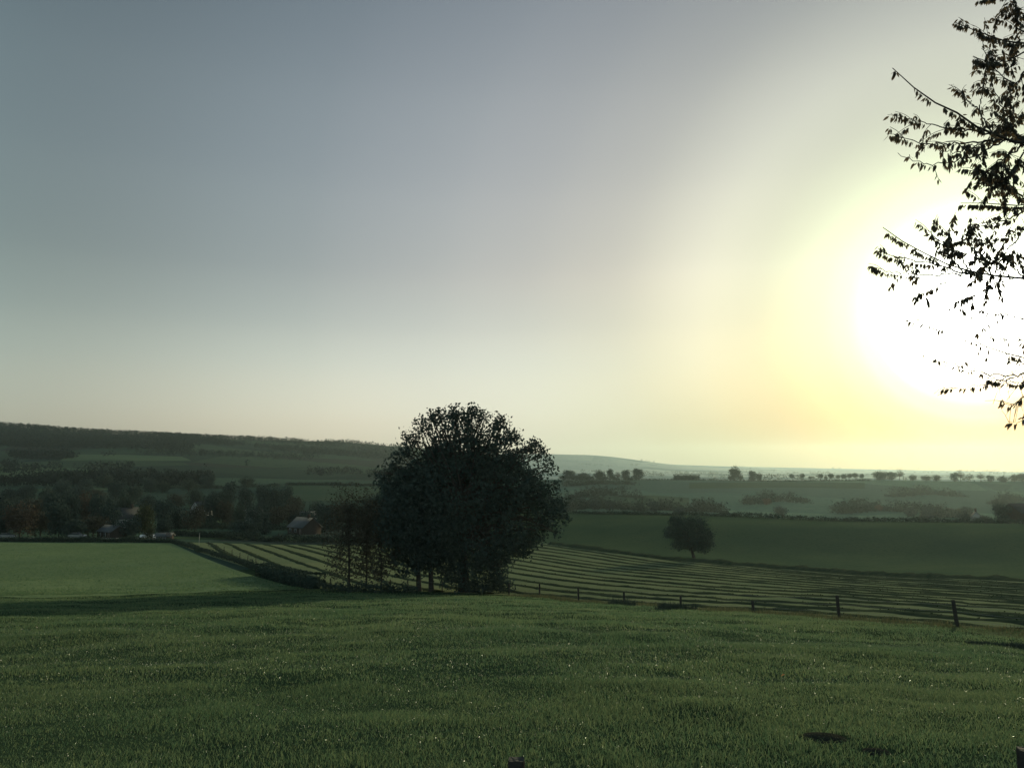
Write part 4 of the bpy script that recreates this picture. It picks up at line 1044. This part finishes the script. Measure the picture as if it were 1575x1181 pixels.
branch([([tz(3.9), W(1660,235,7.5), W(1575,223,7.0), W(1530,211,6.8), W(1490,185,6.7), W(1450,166,6.6), W(1420,149,6.55), W(1395,126,6.5), W(1374,108,6.5)], .04, .0035, .82, 9, 0, .2),
        ([W(1530,211,6.8), W(1490,200,6.9), W(1450,198,6.9), W(1410,186,6.9), W(1394,180,6.9)], .009, .0025, .3, 30, 5, .2),
        ([W(1540,215,6.85), W(1480,222,6.7), W(1420,221,6.6), W(1395,215,6.6), W(1376,208,6.6)], .009, .0025, .3, 22, 4, .16),
        ([W(1545,216,6.9), W(1500,240,6.8), W(1460,251,6.7), W(1420,253,6.7), W(1395,246,6.7), W(1381,236,6.7)], .008, .0022, .35, 12, 2, .14),
        ([W(1530,211,6.8), W(1505,170,7.0), W(1512,130,7.1), W(1518,98,7.1)], .008, .0025, .2, 18, 5, .18),
        ([W(1505,170,7.0), W(1490,155,7.0), W(1475,140,7.0), W(1464,130,7.0)], .006, .002, .1, 34, 3, .15),
        ([W(1575,223,7.0), W(1545,180,7.2), W(1535,150,7.2), W(1525,135,7.2)], .009, .003, .1, 34, 8, .25),
        ([W(1580,225,7.0), W(1555,200,7.4), W(1560,165,7.5), W(1570,140,7.5)], .009, .003, .1, 34, 8, .25),
        ([W(1575,223,7.0), W(1540,245,7.1), W(1510,270,7.1), W(1490,262,7.1)], .009, .003, .2, 36, 9, .22),
        ([W(1580,225,7.0), W(1560,260,7.0), W(1530,285,7.0), W(1508,290,7.0)], .009, .003, .2, 36, 9, .22),
        ([W(1530,211,6.8), W(1500,225,6.7), W(1470,235,6.6), W(1446,232,6.6)], .007, .003, .1, 34, 6, .16)], 'upper', 2)
branch([([tz(3.4), W(1680,300,7.6), W(1590,315,7.2), W(1550,310,7.1), W(1510,318,7.0), W(1480,312,7.0)], .028, .003, .55, 30, 10, .25),
        ([W(1590,315,7.2), W(1560,335,7.1), W(1520,345,7.0), W(1488,350,7.0)], .01, .003, .2, 28, 8, .22),
        ([W(1590,315,7.2), W(1570,300,7.3), W(1550,280,7.3), W(1530,300,7.3)], .01, .003, .1, 30, 8, .25),
        ([W(1590,320,7.2), W(1565,370,7.2), W(1545,385,7.2), W(1525,372,7.2)], .01, .003, .2, 30, 9, .25)], 'middle', 3)
branch([([tz(2.7), W(1680,425,7.5), W(1575,428,7.0), W(1530,428,6.9), W(1480,419,6.8), W(1440,396,6.7), W(1405,377,6.65), W(1375,366,6.6), W(1356,350,6.6)], .032, .003, .66, 9, 3, .16),
        ([W(1480,419,6.8), W(1430,404,6.8), W(1390,398,6.8), W(1365,390,6.8), W(1352,382,6.8)], .008, .0025, .35, 26, 3, .15),
        ([W(1490,421,6.8), W(1430,424,6.7), W(1390,420,6.7), W(1365,417,6.7), W(1342,411,6.7)], .008, .0025, .25, 26, 3, .15),
        ([W(1480,419,6.8), W(1455,385,6.9), W(1440,365,6.9), W(1427,352,6.9)], .008, .0025, .2, 32, 5, .18),
        ([W(1500,424,6.8), W(1470,390,6.9), W(1460,370,6.9), W(1458,352,6.9)], .008, .0025, .2, 32, 6, .18),
        ([W(1530,428,6.9), W(1500,390,7.0), W(1490,370,7.0), W(1494,352,7.0)], .008, .003, .2, 30, 8, .22),
        ([W(1575,428,7.0), W(1550,400,7.1), W(1530,395,7.1), W(1512,400,7.1)], .008, .003, .2, 30, 8, .22),
        ([W(1490,421,6.8), W(1450,436,6.8), W(1425,446,6.8), W(1404,455,6.8)], .006, .002, .2, 20, 2, .14),
        ([W(1560,428,7.0), W(1520,440,6.9), W(1490,452,6.9), W(1462,470,6.9)], .006, .002, .2, 18, 4, .18)], 'sunlit', 4)
branch([([tz(2.0), W(1690,540,7.6), W(1600,560,7.2), W(1560,545,7.0), W(1500,530,6.9), W(1450,500,6.8), W(1390,488,6.8), W(1373,486,6.8)], .022, .002, .55, 6, 9, .3),
        ([W(1600,560,7.2), W(1560,580,7.0), W(1520,575,6.9), W(1480,566,6.9), W(1440,550,6.8), W(1422,542,6.8)], .008, .002, .3, 9, 8, .28),
        ([W(1560,580,7.0), W(1520,590,6.9), W(1480,595,6.9), W(1452,597,6.9)], .006, .002, .3, 14, 3, .14),
        ([W(1600,565,7.2), W(1570,590,7.0), W(1545,588,7.0), W(1520,580,7.0)], .008, .002, .15, 34, 10, .2),
        ([W(1600,570,7.2), W(1575,610,7.0), W(1555,625,7.0), W(1540,612,7.0)], .008, .002, .15, 30, 8, .18),
        ([W(1610,500,7.3), W(1575,490,7.1), W(1530,478,7.0), W(1490,470,6.9), W(1455,462,6.9)], .007, .002, .25, 12, 8, .22),
        ([W(1610,520,7.3), W(1575,525,7.1), W(1540,520,7.0), W(1500,508,6.9)], .007, .002, .2, 14, 8, .22),
        ([W(1605,555,7.2), W(1575,560,7.0), W(1545,552,7.0), W(1515,548,7.0)], .007, .002, .2, 16, 9, .2),
        ([W(1600,575,7.2), W(1580,640,7.1), W(1562,650,7.1), W(1550,648,7.1)], .006, .002, .4, 22, 3, .14)], 'low', 5)

# ------------------------------------------------------------------ haze
mb = MB(); HZ0, HZ1 = min(v for v in TERR_MIN)-1.0, 190.0; mb.box((0, 0, (HZ0+HZ1)/2), (13200, 13200, HZ1-HZ0)); hz = mb.build('haze', None)
hz.data.materials.clear()
m, nt, N, L = newmat('valley_haze')
out = N('ShaderNodeOutputMaterial'); pv = N('ShaderNodeVolumePrincipled'); L(pv.outputs[0], out.inputs['Volume'])
pv.inputs['Color'].default_value = (.78, .98, 1.0, 1); pv.inputs['Density'].default_value = 3.6e-5; pv.inputs['Anisotropy'].default_value = .64
pv.inputs['Density Attribute'].default_value = ''; pv.inputs['Temperature Attribute'].default_value = ''; pv.inputs['Color Attribute'].default_value = ''
try: m.cycles.homogeneous_volume = True
except Exception: pass
hz.data.materials.append(m); stuff(hz); hz['label'] = 'pale morning haze over the whole valley'

# ------------------------------------------------------------------ sky, sun
W_ = bpy.data.worlds.new('World'); S.world = W_; W_.use_nodes = True
nt = W_.node_tree; nt.nodes.clear(); N = nt.nodes.new; L = nt.links.new
out = N('ShaderNodeOutputWorld'); bg = N('ShaderNodeBackground'); L(bg.outputs[0], out.inputs[0])
bg.inputs['Strength'].default_value = .1
sky = N('ShaderNodeTexSky'); sky.sky_type = 'NISHITA'; sky.sun_disc = False
sky.sun_elevation = SUN_EL; sky.sun_rotation = SUN_AZ; sky.air_density = 1.0; sky.dust_density = 3.0; sky.ozone_density = 1.0
tc = N('ShaderNodeTexCoord')
dot = N('ShaderNodeVectorMath'); dot.operation = 'DOT_PRODUCT'; L(tc.outputs['Generated'], dot.inputs[0]); dot.inputs[1].default_value = SUN
ac = N('ShaderNodeMath'); ac.operation = 'ARCCOSINE'; ac.use_clamp = False; L(dot.outputs['Value'], ac.inputs[0])
def ramp(v, scale, stops):
    mr = N('ShaderNodeMath'); mr.operation = 'DIVIDE'; L(v, mr.inputs[0]); mr.inputs[1].default_value = scale
    r = N('ShaderNodeValToRGB'); r.color_ramp.interpolation = 'CARDINAL' if False else 'EASE'
    r.color_ramp.interpolation = 'CARDINAL'
    el = r.color_ramp.elements
    while len(el) < len(stops): el.new(.5)
    for e_, (p_, c_) in zip(el, stops): e_.position = p_; e_.color = (*c_, 1)
    L(mr.outputs[0], r.inputs[0]); return r.outputs[0]
sep = N('ShaderNodeSeparateXYZ'); L(tc.outputs['Generated'], sep.inputs[0])
asn = N('ShaderNodeMath'); asn.operation = 'ARCSINE'; L(sep.outputs['Z'], asn.inputs[0])
R_ = math.radians
# clear sky brightness by height (degrees), and how much brighter it is by angle from the sun
SKY_A = [(0.0, (0.3081, 0.2839, 0.2154)), (2.0, (0.3622, 0.3592, 0.2836)), (4.0, (0.4103, 0.4366, 0.3583)), (7.0, (0.378, 0.4379, 0.3815)), (10.0, (0.3, 0.3677, 0.3392)), (14.0, (0.2284, 0.2923, 0.2875)), (20.0, (0.1867, 0.248, 0.2624)), (27.0, (0.1468, 0.202, 0.2246)), (36.0, (0.0995, 0.1443, 0.1696))]
SKY_M = [(8.5, (4.2595, 3.7132, 2.3777)), (10.5, (3.6849, 3.0575, 2.1606)), (13.0, (3.2649, 2.6018, 1.9809)), (17.0, (3.4079, 2.6114, 2.1074)), (22.0, (2.6453, 2.0151, 1.7609)), (28.0, (2.2459, 1.7456, 1.6405)), (35.0, (1.9424, 1.5759, 1.5489)), (45.0, (1.4351, 1.2593, 1.276)), (66.0, (0.9739, 0.9829, 0.9871))]
SKY_N = [(8.5, (2.0909, 1.0349, 0.3401)), (10.5, (1.4908, 0.8836, 0.3734)), (13.0, (1.1096, 0.8165, 0.4502)), (17.0, (1.0276, 0.9564, 0.6941)), (22.0, (1.2005, 1.2178, 1.0607)), (28.0, (1.4876, 1.4883, 1.4352)), (35.0, (1.6176, 1.5461, 1.5339)), (45.0, (1.6251, 1.4945, 1.4486)), (66.0, (1.0268, 1.0174, 1.013))]
SA_ = [(k/90, c_) for k, c_ in SKY_A]+[(60/90, (.10,.145,.17)), (1, (.085,.13,.16))]  # the two highest stops, out of view, are raised as added fill
def around(tab):
    c0 = tab[0][1]
    st = [(0, tuple(min(1, q*.3) for q in c0)), (4/90, tuple(q*.25 for q in c0))]
    return st+[(k/90, tuple(q/5 for q in c_)) for k, c_ in tab]+[(1, (.40, .42, .43))]  # end stop: unseen sky behind the camera brightened to lift dark foliage
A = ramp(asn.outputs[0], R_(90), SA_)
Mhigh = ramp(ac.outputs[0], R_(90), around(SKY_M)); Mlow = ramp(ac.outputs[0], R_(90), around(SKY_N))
lw = N('ShaderNodeMapRange'); L(asn.outputs[0], lw.inputs['Value'])
lw.inputs['From Min'].default_value = R_(1.5); lw.inputs['From Max'].default_value = R_(14); lw.inputs['To Min'].default_value = 1; lw.inputs['To Max'].default_value = 0
mm = N('ShaderNodeMix'); mm.data_type = 'RGBA'; L(lw.outputs[0], mm.inputs[0]); L(Mhigh, mm.inputs[6]); L(Mlow, mm.inputs[7]); Mr = mm.outputs[2]
def vm(op, a, b_=None, s=None):
    n = N('ShaderNodeVectorMath'); n.operation = op; L(a, n.inputs[0])
    if b_ is not None: L(b_, n.inputs[1])
    if s is not None: n.inputs['Scale'].default_value = s
    return n.outputs[0]
core = ramp(ac.outputs[0], R_(90), [(0, (1,1,1)), (3/90, (.6,.6,.58)), (5.4/90, (.12,.12,.12)), (6.9/90, (.022,.025,.027)), (8.3/90, (.004,.005,.006)), (10.2/90, (.0006,.0008,.001)), (13/90, (0,0,0)), (1, (0,0,0))])
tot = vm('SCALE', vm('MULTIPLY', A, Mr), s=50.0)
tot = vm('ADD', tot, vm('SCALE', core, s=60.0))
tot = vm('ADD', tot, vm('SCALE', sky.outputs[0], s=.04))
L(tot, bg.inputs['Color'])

ld = bpy.data.lights.new('sun', 'SUN'); ld.energy = 4.4; ld.angle = R_(.6); ld.color = (1.0, .90, .57)
lo = link(bpy.data.objects.new('sun', ld)); lo.rotation_euler = SUN.to_track_quat('Z', 'Y').to_euler(); lo.location = SUN*200

# ------------------------------------------------------------------ camera, render settings
cam = bpy.data.cameras.new('camera'); cam.sensor_width = 36; cam.sensor_fit = 'HORIZONTAL'; cam.lens = 36*F/1575
cam.clip_start = .05; cam.clip_end = 40000
co = link(bpy.data.objects.new('camera', cam)); co.rotation_euler = (math.pi/2+PITCH, 0, 0)
S.camera = co
S.view_settings.view_transform = 'Standard'; S.view_settings.look = 'None'; S.view_settings.exposure = 0; S.view_settings.gamma = 1
c = S.cycles
c.max_bounces = 5; c.diffuse_bounces = 3; c.glossy_bounces = 2; c.transmission_bounces = 3; c.volume_bounces = 1; c.transparent_max_bounces = 6
c.use_denoising = True; c.sample_clamp_indirect = 6
for k in list(KIND):
    if k not in USED: 
        for ch in list(KIND[k].children): bpy.data.objects.remove(ch)
        bpy.data.objects.remove(KIND[k])
